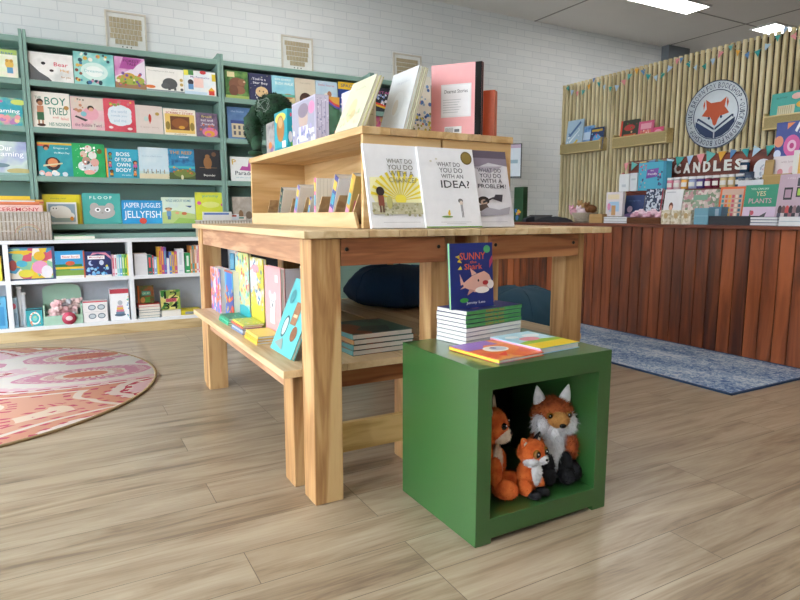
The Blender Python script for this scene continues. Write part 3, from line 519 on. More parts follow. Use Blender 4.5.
# row 3
SB(2, 38, 72.5, 142, wc(['#2a93a2', '#35a0ac', '#2d8f9c'], 7), [E_(.42, .36, .22, .2, '#3c2a2c'), E_(.42, .39, .15, .13, '#d98a5c'), ('p', [(.14, .27), (.7, .36), (.7, .4), (.14, .32)], '#d8c9a0'), R_(0, .92, 1, .98, '#e0b23c'), R_(0, .87, .35, .92, '#d3574c'), E_(.25, .84, .09, .07, '#4a2d22'), E_(.25, .8, .06, .05, '#c58b66'), T('Dragons on', .68, .82, .42, .07, '#e7f2f0'), T('the Moon Day', .7, .68, .45, .07, '#e7f2f0'), D_(12, 3, .05, .02, .95, .1, .07, ['#e8e4da', '#e5b8b0', '#cdd9e2'])], 'teal book with an orange ringed planet, third row')
SB(2, 72.5, 105, 143.5, wc(['#26a05a', '#2aa862', '#249754'], 9), [E_(.32, .32, .16, .14, '#d9dfe2'), E_(.55, .3, .24, .2, '#c9d3d8'), E_(.5, .85, .11, .1, '#ecd9d4'), E_(.35, .68, .11, .1, '#d7c0ae'), E_(.62, .65, .13, .12, '#e3e0dc'), E_(.42, .48, .13, .12, '#b88f80'), E_(.68, .44, .13, .12, '#d8a59c'), E_(.5, .14, .17, .07, '#e8a89c'), D_(18, 4, .25, .2, .75, .9, .03, ['#3c4950', '#ffffff', '#e07a6a']), D_(16, 8, .03, .05, .97, .95, .012, ['#ffffff', '#d6efdf']), E_(.84, .78, .08, .08, '#7a6a2f')], 'bright green book with a pile of pale animals, third row')
SB(2, 106, 139.5, 149, '#35a3bf', [R_(0, 0, .05, 1, '#e0a534'), T('BOSS', .52, .82, .4, .13, '#ffffff'), T('OF YOUR', .52, .63, .5, .13, '#ffffff'), T('OWN', .52, .45, .4, .13, '#ffffff'), T('BODY', .52, .27, .46, .13, '#ffffff'), T('the author', .6, .1, .3, .05, '#d3ebf2')]+kid(.14, .62, .13, '#4aa36a', '#3a241c', '#a9714c')+kid(.12, .32, .13, '#c95a8a', '#6d3b1f', '#d9a47f')+kid(.15, .02, .13, '#e0a534', '#2a1a14', '#8a5a3c')+kid(.87, .3, .16, '#c45ea0', '#241816', '#c98c66')+kid(.85, .03, .13, '#d98a3c', '#6b4a2c', '#d8a884'), 'blue book BOSS OF YOUR OWN BODY with children at the sides, third row')
SB(2, 139, 169, 147.5, wc(['#cfdde6', '#c2d7e0', '#dce6ea'], 4), [R_(0, 0, 1, .16, '#d9cfb0'), R_(0, .16, 1, .24, '#bcd2cf'), T('the line of little boats', .45, .72, .7, .04, '#98b2c4'), ('d', 7, 5, .12, .18, .92, .24, .02, ['#5f6f78', '#8a7462'], ''), R_(.14, .17, .17, .3, '#8a8f84'), R_(.27, .17, .3, .3, '#a39070'), R_(.4, .17, .43, .31, '#7f8a90'), R_(.55, .17, .58, .3, '#9a8872'), R_(.68, .17, .71, .3, '#7f8a90'), R_(.82, .17, .85, .3, '#a39070')], 'pale blue book with a row of tiny figures on a beach, third row')
SB(2, 168.5, 195, 149, wc(['#1d6fa8', '#2a8ab8', '#164f7c'], 16), [R_(0, 0, 1, .22, '#4a5a34'), E_(.6, .2, .42, .14, '#6f7f3f'), R_(0, .36, 1, .44, '#3fb0bb'), T('THE REEF', .5, .88, .85, .1, '#d39a2e'), T('below', .6, .74, .35, .06, '#dcecf2'), D_(14, 9, .08, .2, .9, .4, .03, ['#c9543a', '#d8a03c']), E_(.5, .07, .05, .08, '#d9d3b0')], 'dark blue book with a green reef along its foot, third row')
SB(2, 195, 221, 149.5, '#20222a', [E_(.5, .57, .16, .2, '#8f6238'), E_(.5, .78, .09, .06, '#8f6238'), R_(.4, .38, .62, .6, '#8f6238'), R_(.18, .4, .84, .412, '#9a7048'), E_(.75, .85, .09, .075, '#6a4a34'), T('Beyonder', .55, .15, .45, .09, '#f2efe8')], 'black book with a brown bear and white title, third row right end')
# row 4
SB(3, 43, 82, 194.5, '#dfcf2c', [T('sleepy seal', .4, .86, .4, .07, '#9a9b46'), R_(.95, 0, 1, 1, '#c9a822')], 'yellow book behind the seal gift box, bottom row', dy=.035, lean=.06)
SB(3, 83, 121, 193.5, '#4aa9a2', [T('F L O O F', .48, .86, .58, .1, '#f4f8f2'), E_(.5, .38, .34, .22, '#b4b0ae'), E_(.3, .55, .12, .14, '#b4b0ae'), E_(.7, .55, .12, .14, '#b4b0ae'), E_(.38, .46, .075, .07, '#ffffff'), E_(.64, .46, .075, .07, '#ffffff'), E_(.385, .46, .035, .035, '#1d1d1f'), E_(.635, .46, .035, .035, '#1d1d1f'), E_(.5, .36, .03, .015, '#8a7f7c')], 'teal book FLOOF with a round grey cat, bottom row')
SB(3, 122, 163, 200.5, wc(['#2f9fd8', '#2a93cf', '#38a6dc'], 5), [T('JASPER JUGGLES', .5, .76, .9, .27, '#f2f6fa'), T('JELLYFISH', .5, .35, .9, .4, '#f2f6fa'), E_(.5, .12, .09, .13, '#cf4a3c')], 'blue landscape book JASPER JUGGLES JELLYFISH, bottom row')
SB(3, 162, 195.5, 197.5, wc(['#c9dfe2', '#d4e4cf', '#bcd7e0'], 4), [('p', [(0, 0), (1, 0), (1, .35), (.4, .5), (0, .42)], '#b8cc84'), ('p', [(.3, 0), (1, 0), (1, .16), (.5, .22)], '#9abf62'), T('WILD ABOUT HOME', .5, .87, .75, .09, '#4f8aa0'), E_(.2, .56, .11, .05, '#8f6f4a'), E_(.2, .52, .07, .06, '#c99a74'), R_(.14, .28, .27, .47, '#6f9cc0'), R_(.16, .15, .25, .28, '#5a7fa0'), E_(.45, .4, .06, .05, '#e0a57c'), E_(.66, .38, .08, .06, '#c9704c'), ('p', [(.7, .68), (.85, .6), (.9, .68)], '#3a5a8c')], 'pale meadow book with a child in a hat, bottom row')
SB(3, 196, 226, 192.5, wc(['#cfd83c', '#d8dc48', '#c4d03a'], 8), [T('yummy', .5, .86, .55, .09, '#4fae9c'), E_(.12, .65, .07, .06, '#d65fa0'), E_(.9, .6, .06, .05, '#d65fa0'), E_(.5, .6, .3, .1, '#dfe284')], 'lime yellow book behind the small white basket, bottom row')
# seal gift box in front of the yellow book
B('y', FO-.006, 47, 77, 202.5, SH[3]+.0005, t=.028, lean=.05, cover='#e7e4df', name='gift_box', cat='gift box', art=[R_(.05, .1, .95, .92, '#8fa3b0'), E_(.45, .55, .36, .3, '#e8e2da'), E_(.25, .7, .13, .12, '#efe9e2'), E_(.7, .38, .22, .18, '#e8e2da'), E_(.22, .72, .02, .03, '#29282a'), E_(.32, .72, .02, .03, '#29282a'), R_(.1, .12, .9, .28, '#9aa8a2'), E_(.82, .25, .06, .1, '#d98a2f')], label='pale gift box with a plush seal behind its window, before the yellow book')
# bookcase 2
SB(0, 225.5, 248.5, 70.5, wc(['#4a7a3c', '#3b6a32', '#6f9a4e'], 12), [E_(.5, .5, .34, .26, '#7a4f38'), E_(.72, .6, .17, .13, '#8a5c42'), E_(.62, .3, .24, .15, '#8a5c42'), E_(.35, .28, .2, .2, '#6b432f'), R_(.1, .76, .42, .95, '#dccfa0'), E_(.83, .62, .05, .03, '#d8b694'), R_(0, 0, 1, .1, '#9ab05c')], 'green woodland book with a seated brown bear, top row of the second bookcase')
SB(0, 249.5, 272, 73.5, '#20264f', [T("You're a", .45, .8, .6, .1, '#e8e6ee'), T('Star Boy', .5, .64, .66, .11, '#e8e6ee'), E_(.55, .32, .28, .2, '#d9b98a'), E_(.45, .35, .03, .03, '#3a2a24'), E_(.62, .34, .03, .03, '#3a2a24'), D_(22, 3, .05, .05, .95, .95, .015, ['#e8e6b0', '#ffffff'])], 'navy book with a round golden star face, top row of the second bookcase')
SB(0, 272.5, 295, 76, wc(['#7fc4d8', '#94cfdd', '#6bb8d2'], 5), [T('ON EVERY', .5, .87, .72, .08, '#f2f6f0'), T('BUSH WALK', .55, .72, .8, .11, '#f2f6f0'), R_(0, 0, 1, .22, '#c9b98a'), E_(.7, .25, .24, .1, '#b5784a'), R_(0, .22, 1, .32, '#5fae9a')], 'sky blue outback book, top row of the second bookcase')
SB(0, 295.5, 316, 78.5, '#cfc4b0', [E_(.5, .2, .3, .26, '#4a3026'), E_(.5, .1, .2, .16, '#b98a6a'), T('my curls', .5, .82, .5, .05, '#94866e')], 'beige book with a dark head of hair, top row of the second bookcase')
SB(0, 316.5, 338, 81, wc(['#a9c8dc', '#bcd3e0', '#9fc0d8'], 6), [T('little horse', .5, .84, .75, .09, '#c07a9a'), E_(.55, .42, .2, .13, '#e6ddd2'), E_(.62, .5, .1, .12, '#a9765a'), R_(.1, .3, .2, .45, '#d9cf7a'), R_(0, 0, 1, .14, '#8fb58a')], 'light blue book with a small pale horse, top row of the second bookcase')
SB(0, 339, 358, 82, '#1f3f8c', [R_(0, .72, 1, 1, '#e0b92e'), T('SPACE', .5, .86, .7, .12, '#1f3f8c'), E_(.5, .4, .28, .25, '#6f9fd0'), D_(12, 6, .1, .05, .9, .65, .05, ['#d8b23a', '#c94a3a', '#e8e8e8'])], 'blue and yellow book just left of the cream leaning book, second bookcase')
SB(1, 228, 253, 107, wc(['#4a6fa0', '#5c80ae', '#3f6294'], 6), [R_(.15, .05, .95, .5, '#cfc2a2'), R_(.12, .48, .98, .58, '#3a4a86'), *[R_(.22+.19*i, .3, .31+.19*i, .42, '#5a5a66') for i in range(4)], *[R_(.22+.19*i, .12, .31+.19*i, .24, '#5a5a66') for i in range(4)], E_(.85, .72, .08, .06, '#24407c'), T('the hotel', .4, .86, .5, .06, '#a8c0dc')], 'blue book with a cream building and many windows, second row behind the green plush')
SB(2, 231, 256, 157, '#e6e8e8', [T('P', .14, .78, .16, .22, '#d8b02e'), ('p', [(.35, .45), (.95, .42), (.95, .6), (.8, .62), (.75, .9), (.68, .6), (.45, .62)], '#b9509c'), T('Parade', .52, .33, .7, .16, '#23364e'), T('of the year', .5, .14, .6, .06, '#8fb8c8')], 'white book titled Parade with a magenta castle, third row beside the riser')
SB(3, 233, 256, 197, wc(['#b8afa6', '#a99e92', '#c9c2b8'], 10), [E_(.35, .3, .1, .2, '#8a6a4c'), E_(.7, .3, .14, .15, '#7d6a58')], 'grey and brown book in the bottom row just left of the riser')
SB(0, 376, 398, 88, '#1f2430', [T('STARS', .5, .8, .7, .1, '#c45a9a'), D_(26, 4, .05, .3, .95, .7, .045, ['#e0e0e8', '#7a8fc0', '#c9d0da']), ('p', [(0, .3), (.5, .18), (1, .05), (1, .13), (.5, .26), (0, .38)], '#d9463a'), ('p', [(0, .22), (.5, .1), (1, 0), (1, .05), (.5, .18), (0, .3)], '#e6b83a')], 'black book with a rainbow stripe, seen between the cream and white leaning books')
SB(1, 377, 400, 117, wc(['#d9c03a', '#cf5a90', '#e0cc55'], 9), [T('hello', .5, .8, .7, .12, '#b03a78')], 'yellow and pink book under the rainbow book, seen between the leaning books')

# ================================================================ WALL FRAMES
def frame(p0, p1, ptop, label, rows):
    y = YB-.012; a = at(p0, (ptop), 'y', y); w = at(p1, ptop+5, 'y', y).x-a.x; zb = 2.4; h = .385
    r = empty('letter_board_frame', (a.x, y, 2.43)); tag(r, label, 'picture frame', 'small framed tile plaques on top of the green bookcases'); fm = pm('#cfc8bb', .5)
    zt = a.z-2.43
    f = MB(); f.box(0, w, -.012, .01, 0, .014, fm).box(0, w, -.012, .01, zt-.014, zt, fm).box(0, .014, -.012, .01, .014, zt-.014, fm).box(w-.014, w, -.012, .01, .014, zt-.014, fm); f.build('frame', r, .001)
    MB().box(.014, w-.014, .0, .008, .014, zt-.014, pm('#e3e4e2', .7)).build('mount', r)
    t = MB(); tm = pm('#b5a88c', .6, amt=.15, sc=80); n = len(rows); rh = (zt-.11)/n
    for i, q in enumerate(rows):
        ww = (w-.07)*q; nn = max(3, int(round(ww/.03)))
        for j in range(nn): x = w/2-ww/2+ww*j/nn; z = zt-.045-rh*(i+1); t.box(x, x+ww/nn-.004, -.007, 0, z, z+rh-.006, tm)
    t.build('letter_tiles', r)
    d = MB()
    for i in (-1, 0, 1): d.ell((w/2+i*.035, -.004, .045), (.006, .004, .006), pm('#2a2a2a'), 8, 6)
    d.build('beads', r)
frame(104, 145.5, 9.5, 'framed tile plaque on the brick wall above the full-view bookcase', [1, 1, .95, 1, .7])
frame(281, 312.5, 34.5, 'framed tile plaque above the second bookcase, over the green plush', [1, .9, .9, .85, .6])
frame(393, 421, 52.5, 'framed tile plaque partly behind the tall white leaning books', [.95, .95, .9, .9, .6])

# ================================================================ WHITE CUBE SHELVING CONTENTS
def box_item(name, x0, x1, z0, z1, dep, col, art, label, cat, y=None, group=None, parts=()):
    y = YW+.03 if y is None else y; r = empty(name, (x0, y, z0)); tag(r, label, cat, group); w, h = x1-x0, z1-z0
    MB().box(0, w, 0, dep, .0005, h, pm(col, .45) if isinstance(col, str) else col).build('carton', r, .002)
    mt, mp = MB(), MB(); draw(mt, mp, art, w, h, 0)
    if mp.v: mp.build('printed_front', r)
    if mt.v: mt.build('lettering', r)
    return r
ZA, ZB = .487, .1112; yb = YW+.03
def wx(px, py, y=None): return at(px, py, 'y', y or yb).x
def wz(px, py, y=None): return at(px, py, 'y', y or yb).z
def face(p0, p1, pt, z0): m = (p0+p1)/2; return wx(p0, pt+15), wx(p1, pt+15), z0, wz(m, pt)
a = face(6.5, 55, 247, ZA); box_item('jigsaw_box', *a, .04, wc(['#4a9ac0', '#e3c23a', '#d05a70', '#8fc4a0', '#e9e2d6', '#3f6f9c'], 16, 'v', 2), [R_(0, .0, 1, .04, '#35507c'), R_(0, .96, 1, 1, '#35507c'), R_(0, 0, .03, 1, '#35507c'), R_(.94, 0, 1, 1, '#46587c'), E_(.68, .72, .12, .14, '#e3b93a'), E_(.3, .85, .25, .05, '#e3c23a'), E_(.38, .2, .16, .12, '#dcd24a'), E_(.68, .38, .17, .2, '#e39ac0'), E_(.3, .5, .12, .1, '#4fb0c8'), E_(.12, .45, .08, .16, '#a8524f'), E_(.82, .25, .12, .18, '#e8e4ec')], 'large multicoloured animal jigsaw box at the left of the upper cubes', 'game box')
a = face(55.5, 85, 251, ZA); box_item('jigsaw_box', *a, .03, '#3a9ad0', [R_(0, .0, 1, .1, '#e8e6e0'), E_(.25, .28, .25, .16, '#4f8f4a'), R_(0, .1, 1, .3, '#7aa04a'), R_(0, .34, 1, .42, '#e2c23a'), R_(0, .42, .9, .52, '#3f7f4a'), E_(.5, .55, .16, .08, '#c9603c'), R_(.2, .72, .85, .86, '#f2efec'), T('Never Bored', .52, .79, .55, .08, '#c0405a'), R_(.95, 0, 1, 1, '#c05a3a')], 'blue boxed game with a green country landscape, middle of the upper cube', 'game box')
a = face(85.5, 111.5, 251.5, ZA); box_item('jigsaw_box', *a, .03, '#2a3468', [('p', [(.1, .72), (.25, .86), (.5, .92), (.8, .86), (1, .68), (1, .78), (.8, .96), (.3, .96)], '#d98aa0'), R_(.1, .7, .75, .84, '#f2f0f0'), T('Moonlight', .43, .77, .55, .08, '#c0506a'), E_(.22, .55, .1, .1, '#b8c8e8'), E_(.28, .57, .08, .08, '#2a3468'), E_(.62, .56, .09, .1, '#c4d0e8'), E_(.82, .42, .05, .05, '#e3cf3a'), D_(26, 4, .05, .08, .95, .36, .05, ['#6fb4e0', '#9ccbe8', '#4f8fd0']), R_(0, 0, 1, .08, '#e3e0dc')], 'navy boxed game with a moon and a pink rainbow, upper cube', 'game box')
def spines(x, lst, z0, y, dep, group, where):
    for w, h, c1, c2, lab in lst:
        r = empty('book', (x, y, z0)); tag(r, lab+' '+where, 'book', group)
        c = MB(); c.box(0, w-.0008, 0, .002, .0005, h, pm(c1)).box(0, .0015, .002, dep, .0005, h, pm(c1)).box(w-.0023, w-.0008, .002, dep, .0005, h, pm(c1)); c.build('cover', r)
        MB().box(.0017, w-.0025, .0022, dep-.003, .003, h-.003, pm('#e6e0d4', .8)).build('page_block', r)
        q = MB()
        if c2:
            q.box(w*.28, w*.68, -.0004, 0, h*.35, h*.86, pm(c2)); q.box(w*.2, w*.75, -.0004, 0, h*.08, h*.14, pm(c2)); q.build('spine_print', r)
        x += w
    return x
x = wx(112, 265)
spines(x, [(.02, .18, '#e3b5c4', '#d24a62', 'pink thin book with a red band'), (.019, .178, '#e8e9ec', '#c05a7a', 'white thin book'), (.019, .18, '#9fd4d8', '#e3e8ea', 'pale aqua thin book'), (.019, .181, '#6fb0d8', '#e6eef2', 'light blue thin book'), (.02, .181, '#7fbf6a', '#e3e9d4', 'light green thin book'), (.018, .18, '#4a9a4a', '#d9e04a', 'mid green thin book'), (.019, .182, '#dfc83a', '#e08a3a', 'yellow thin book')], ZA, yb, .14, 'thin books upright beside the navy game box', 'standing in the row beside the navy game box')
x = wx(134.5, 265)
GR = 'books standing upright in the upper right white cube'; wr = 'in the upper right white cube'
x = spines(x, [(.103, .185, '#dcdcdf', None, 'wide white activity book with a small bear')], ZA, yb, .16, GR, wr)
spines(x, [(.04, .172, '#2c6f6a', '#d84a4a', 'dark teal book with red lettering'), (.012, .165, '#c94458', '#e8c0c0', 'red thin book'), (.026, .15, '#8fb4d8', '#dfe8f2', 'pale blue book'), (.014, .148, '#e3cf3a', None, 'short yellow book'), (.022, .235, '#dba32f', '#c94e6a', 'tall orange book'), (.022, .235, '#c0527a', '#e8b23c', 'tall magenta book'), (.022, .232, '#7a5fb0', '#5fb0c0', 'tall violet book'), (.02, .135, '#e8e8ea', None, 'short white book'), (.022, .19, '#5a7fd0', '#e3c23a', 'blue book with yellow blocks'), (.022, .192, '#d9b52e', '#8a5fb8', 'mustard book with violet blocks'), (.024, .194, '#c95f8a', '#e3c23a', 'rose book with yellow blocks')], ZA, yb, .15, GR, wr)
x = wx(177.5, 262)
spines(x, [(.056, .215, '#e9e9ee', '#cfd3dc', 'thick white book'), (.008, .12, '#3a3f4a', None, 'thin charcoal book'), (.046, .178, '#2f9a5c', '#e6efe6', 'green book with pale bands'), (.016, .24, '#d98a4a', '#e9e4d8', 'tall orange thin book'), (.018, .24, '#4fa3a0', '#e07a3a', 'tall teal thin book'), (.018, .24, '#e08a3c', '#f0e8e0', 'tall tangerine book'), (.018, .242, '#e6e2e6', '#d24a6a', 'tall white book with red type'), (.02, .242, '#cf4470', '#f0e6ea', 'tall crimson book')], ZA, yb, .15, GR, wr)
# lower left cube
a = wx(10, 315); q = box_item('toy_carton', a, wx(18, 315), ZB, wz(14, 298), .09, '#a9c8dc', [E_(.5, .72, .35, .1, '#d9607c'), R_(.1, .1, .9, .5, '#8fb0cc')], 'narrow pale blue toy carton with a pink dot, far left of the lower cube', 'toy box')
for i, (p, h, lb_) in enumerate(((20, 287, 'tall clear poster tube standing in the lower left cube'), (24, 293, 'shorter clear poster tube beside the teal box'))):
    r = empty('poster_tube', (wx(p, 310), YW+.07, ZB)); tag(r, lb_, 'tube'); hh = wz(p, h)-ZB
    MB().lathe([(0, .0005), (.016, .0005), (.016, hh-.02), (0, hh-.02)], pm('#dfe4ea', .2), 14).build('tube', r); MB().lathe([(0, hh-.0195), (.018, hh-.0195), (.018, hh), (0, hh)], pm('#f2f4f6', .3), 14).build('cap', r)
box_item('puzzle_box', wx(26.5, 320), wx(43, 320), ZB, wz(35, 309), .08, '#3fa9b4', [R_(.0, .93, 1, 1, '#23303c'), E_(.52, .47, .34, .36, '#f0f2ee'), E_(.52, .47, .25, .27, '#3fb0b8'), E_(.52, .47, .15, .16, '#7fd0cc'), D_(12, 3, .08, .08, .92, .9, .05, ['#e3c24a', '#e08a6a'])], 'small teal toy box with a white ring, lower left cube', 'toy box')
# mint tub of plush elephants
x0, x1 = wx(43, 310), wx(82.5, 310); r = empty('toy_crate', (x0, YW+.02, ZB)); tag(r, 'mint green open crate heaped with small pink and grey plush toys', 'crate'); w = x1-x0; mt_ = pm('#a9cdb8', .5)
c = MB(); c.box(0, w, 0, .012, .0005, .075, mt_).box(0, .012, .0125, .17, .0005, .16, mt_).box(w-.012, w, .0125, .17, .0005, .16, mt_).box(.0125, w-.0125, .0125, .17, .0005, .012, mt_); c.build('tray', r, .003)
q = MB(); pts = [(0, .0005), (w, .0005), (w, .27)]+[(w/2+w/2*math.cos(a_)*1, .27+.05*math.sin(a_)) for a_ in [PI*i/8 for i in range(1, 8)]]+[(0, .27)]; q.prism(pts, .1705, .178, mt_); fixn(q.build('display_card', r))
pc = ['#e6bcc0', '#dfb0b4', '#b9bcc6', '#e9c9c9', '#d9a9ac']
for i in range(9):
    xx = x0+.05+(w-.1)*((i*.37) % 1); zz = ZB+.05+.055*(i//3); yy = YW+.075+.022*(i % 3)
    rr = empty('plush_toy', (xx, yy, zz)); tag(rr, 'small pastel plush animal heaped in the mint crate', 'plush toy', 'plush animals in the mint crate'); m1 = pm(pc[i % 5], .9)
    b_ = MB(); b_.ell((0, 0, 0), (.04, .026, .03), m1, 12, 8, noise=.06, seed=i); b_.build('body', rr)
    b_ = MB(); b_.ell((.028, -.018, .02), (.024, .02, .022), m1, 10, 8); b_.tube([(.034, -.034, .016), (.04, -.045, .004), (.038, -.047, -.008)], [.007, .006, .004], m1, 6); b_.build('head', rr)
    for s in (-1, 1): b_ = MB(); b_.ell((.028+s*.026, -.012, .03), (.014, .005, .017), pm('#edd0d0', .9), 8, 6); b_.build('ear', rr)
rr = empty('badge', ((x0+x1)/2+.04, YW+.01, ZB+.05)); tag(rr, 'round crimson badge on the front of the mint crate', 'badge'); MB().lathe([(0, 0), (.052, 0), (.052, .006), (0, .006)], pm('#b53a55'), 24, M=Matrix.Rotation(PI/2, 4, 'X')).build('disc', rr); b_ = MB(); b_.ell((0, -.0065, 0), (.026, .001, .02), pm('#ecd0d2'), 14, 6); b_.build('centre', rr)
a = wx(83.5, 315); b1 = wx(108, 315); gz = wz(96, 301)
gb_ = box_item('goggle_box', a, b1, ZB, gz, .1, '#ece8e9', [R_(0, .94, 1, 1, '#c8404e'), *[E_(cx_, cy_, .16, .13, '#6a7786') for cx_ in (.36, .74) for cy_ in (.28, .7)], *[E_(cx_, cy_, .12, .09, '#c3ccd4') for cx_ in (.36, .74) for cy_ in (.28, .7)], R_(.08, .48, .95, .5, '#cfcacc')], 'white carton with four pairs of round dark lenses, lower left cube', 'toy box')
box_item('stacking_toy_box', wx(111, 315), wx(131, 315)-.01, ZB, wz(121, 289), .09, '#efeff2', [R_(0, .86, 1, 1, '#bb4454'), E_(.5, .17, .3, .05, '#5a6f86'), R_(.28, .2, .74, .27, '#6f8aa6'), R_(.31, .27, .71, .34, '#d9809a'), R_(.33, .34, .68, .41, '#e3b84a'), R_(.36, .41, .66, .47, '#d99aae'), E_(.52, .56, .13, .08, '#b8bcc4'), D_(12, 6, .9, .05, .98, .8, .04, ['#e3c24a', '#5fb8a0', '#4f8fc0'])], 'white carton with a stacking ring toy and red lid, lower cube', 'toy box')
# lower right cube
FS = 'books lying in the low stack in the lower right white cube'; x0, x1 = wx(138.5, 312), wx(161, 312); z = ZB
for i, (c1, c2, lb_) in enumerate((('#3a6f80', '#dfe6e6', 'dark teal book lying lowest in the cube stack'), ('#e9e4de', '#c8505a', 'white book lying second from the bottom of the cube stack'), ('#2f4a6a', '#e3e0d8', 'navy book lying in the middle of the cube stack'), ('#e6dfd2', '#3f8f9a', 'cream book lying fourth in the cube stack'), ('#c9403c', '#e8b23a', 'red book lying on top of the cube stack'))):
    book((x0+.004*(i % 2), YW+.02, z), x1-x0-.006, .15, .024, cover=c1, spine=c1, label=lb_, group=FS, flat=True, art=(), hard=.003)
    z += .0243
book((x0+.004, YW+.06, z), x1-x0-.05, .155, .03, cover=wc(['#5a2f1c', '#8a4a2a', '#3f5a2c', '#6b3a22'], 16), art=[R_(.25, .45, .8, .7, '#4a8a7a'), T('GRUFF', .52, .57, .45, .12, '#cfe0b0'), E_(.3, .2, .14, .16, '#c98a4a'), R_(.45, .05, .75, .35, '#4f7f32'), R_(0, 0, .1, 1, '#c96a3c')], label='dark brown and green book standing on the small stack in the cube', lean=.05)
x0, x1 = wx(161.5, 312), wx(181, 312)
book((x0, YW+.02, ZB), x1-x0, .14, .055, cover='#dcd9d4', label='thick white block of a book lying under the green number book', flat=True)
book((x0, YW+.03, ZB+.056), x1-x0, wz(171, 290)-ZB-.06, .035, lean=.03, cover=wc(['#8aa04a', '#d9cf7a', '#3f7a3c', '#c9c9a0'], 26, 'v'), art=[T('12', .52, .76, .7, .36, '#10201c'), T('34', .5, .2, .75, .34, '#10201c'), R_(.25, .4, .8, .58, '#c9586a'), T('COUNT', .52, .49, .45, .1, '#5a1f2c')], label='green patterned book with large black numerals 12 and 34')
box_item('card_game_box', wx(181.5, 315), wx(201, 315), ZB, ZB+.05, .12, '#d3c228', [R_(.2, .12, .8, .6, '#8d9098'), ('p', [(.0, .8), (1, .6), (1, 1), (0, 1)], '#a89a1c'), ('p', [(.35, .2), (.7, .4), (.75, .2)], '#3c3f44')], 'flat yellow box beside the number book', 'game box')
# beyond the divider at the left edge
box_item('toy_carton', -.57, -.40, ZB, .36, .1, '#5fa8cc', [R_(.1, .1, .9, .7, '#3f8fc0'), E_(.5, .8, .3, .08, '#2f4f6a')], 'blue toy carton cut by the left edge, lower cube', 'toy box')
box_item('toy_carton', -.6, -.41, ZA, .68, .1, '#e6d44a', [R_(.1, .1, .9, .6, '#e9e4da'), E_(.5, .75, .3, .12, '#6fae5a')], 'yellow toy carton cut by the left edge, upper cube', 'toy box')
# flat mint book on the white top
a_ = wx(54, 237); book((a_, YW+.02, .8005), wx(95, 237)-a_, .16, .03, cover=wc(['#5fc0a0', '#8fd08a', '#7fcfc0'], 6), label='mint green book lying flat on top of the white cubes', flat=True)

# baskets
def basket(x0, x1, z1, label, col, dep=.2, y=None, z0=.8005, rib=34):
    y = y or YW+.01; r = empty('woven_basket', (x0, y, z0)); tag(r, label, 'basket', None); w = x1-x0; h = z1-z0; m = pm(col, .8, amt=.3, sc=90); m2 = pm('#a89a88', .85, amt=.3, sc=70)
    b_ = MB(); t = .008
    b_.box(0, w, 0, t, .001, h, m2).box(0, w, dep-t, dep, .001, h, m2).box(0, t, t, dep-t, .001, h, m2).box(w-t, w, t, dep-t, .001, h, m2).box(t, w-t, t, dep-t, .001, .008, m2); b_.build('inner_wall', r)
    s = MB(); n = int(w/.0085)
    R = random.Random(5)
    for i in range(n):
        xx = w*(i+.5)/n; o = .002*math.sin(i*1.1)
        s.tube([(xx+R.uniform(-.002, .002), -.003+o, .002), (xx+R.uniform(-.002, .002), -.004-o, h*.5), (xx, -.003+o, h-.002)], .0042, m if i % 3 else m2, 5)
    for k in range(6): pass
    s.build('vertical_weave', r)
    q = MB()
    for z in (h*.33, h*.66, h): q.tube([(-.005, -.006, z), (w+.005, -.006, z)], .0035, m, 6)
    q.tube([(w+.003, -.004, h), (w+.003, dep, h)], .0035, m, 6); q.tube([(-.003, -.004, h), (-.003, dep, h)], .0035, m, 6); q.build('rim', r)
    return r
basket(-.46, wx(51.5, 225), 1.022, 'large whitewashed woven basket on the white cubes at the left edge', '#cfc8bf', .22)
rb = MB()
rr = empty('rainbow_charm', (-.21, YW-.001, .86)); tag(rr, 'faint thread rainbow arc stitched on the front of the large basket', 'ornament')
for k, cc in enumerate(('#c9a08c', '#c9b88f', '#9fb0b8')):
    q = MB(); R0 = .085-k*.014; q.tube([(R0*math.cos(PI*i/14), 0, R0*.8*math.sin(PI*i/14)) for i in range(15)], .003, pm(cc, .8), 6); q.build('arc', rr)
for i, (cc, lb_, dx, hh) in enumerate((('#eac3ba', 'pink book titled CEREMONY at the front of the large basket', 0, .265), ('#e58a5a', 'orange book behind the ceremony book in the basket', -.02, .29), ('#dfe6ea', 'pale blue book at the back of the large basket', -.05, .3), ('#e3b45a', 'mustard book standing rearmost in the large basket', .01, .31))):
    book((-.43+dx, YW+.03+.03*i, .81), .33, hh, .012, cover=cc, art=[T('CEREMONY', .5, .87, .86, .11, '#c2404c'), T('welcome to country', .5, .95, .5, .03, '#8f6a5a')] if i == 0 else [R_(0, .9, 1, .95, '#c96a4a')], label=lb_, group='books standing in the large basket')
basket(wx(199, 215), wx(252, 215), .95, 'small whitewashed woven basket on the white cubes behind the table corner', '#d3ccc2', .2)
for i in range(3):
    book((wx(201, 215)+.02+.1*i, YW+.06+.02*i, .81), .26-.03*i, .215-.02*i, .012, cover=('#e6e4e0', '#d9e0e8', '#efe3d8')[i], art=[R_(.05, .88, .9, .96, ('#5f7fc0', '#c05a4a', '#4f9a8a')[i])], label='pale %s card book standing in the small basket' % ('blue lettered', 'red lettered', 'green lettered')[i], group='books standing in the small basket')
# ================================================================ ON THE RISERS AND TABLES
ZR = 1.3185; ZTOP = .9485
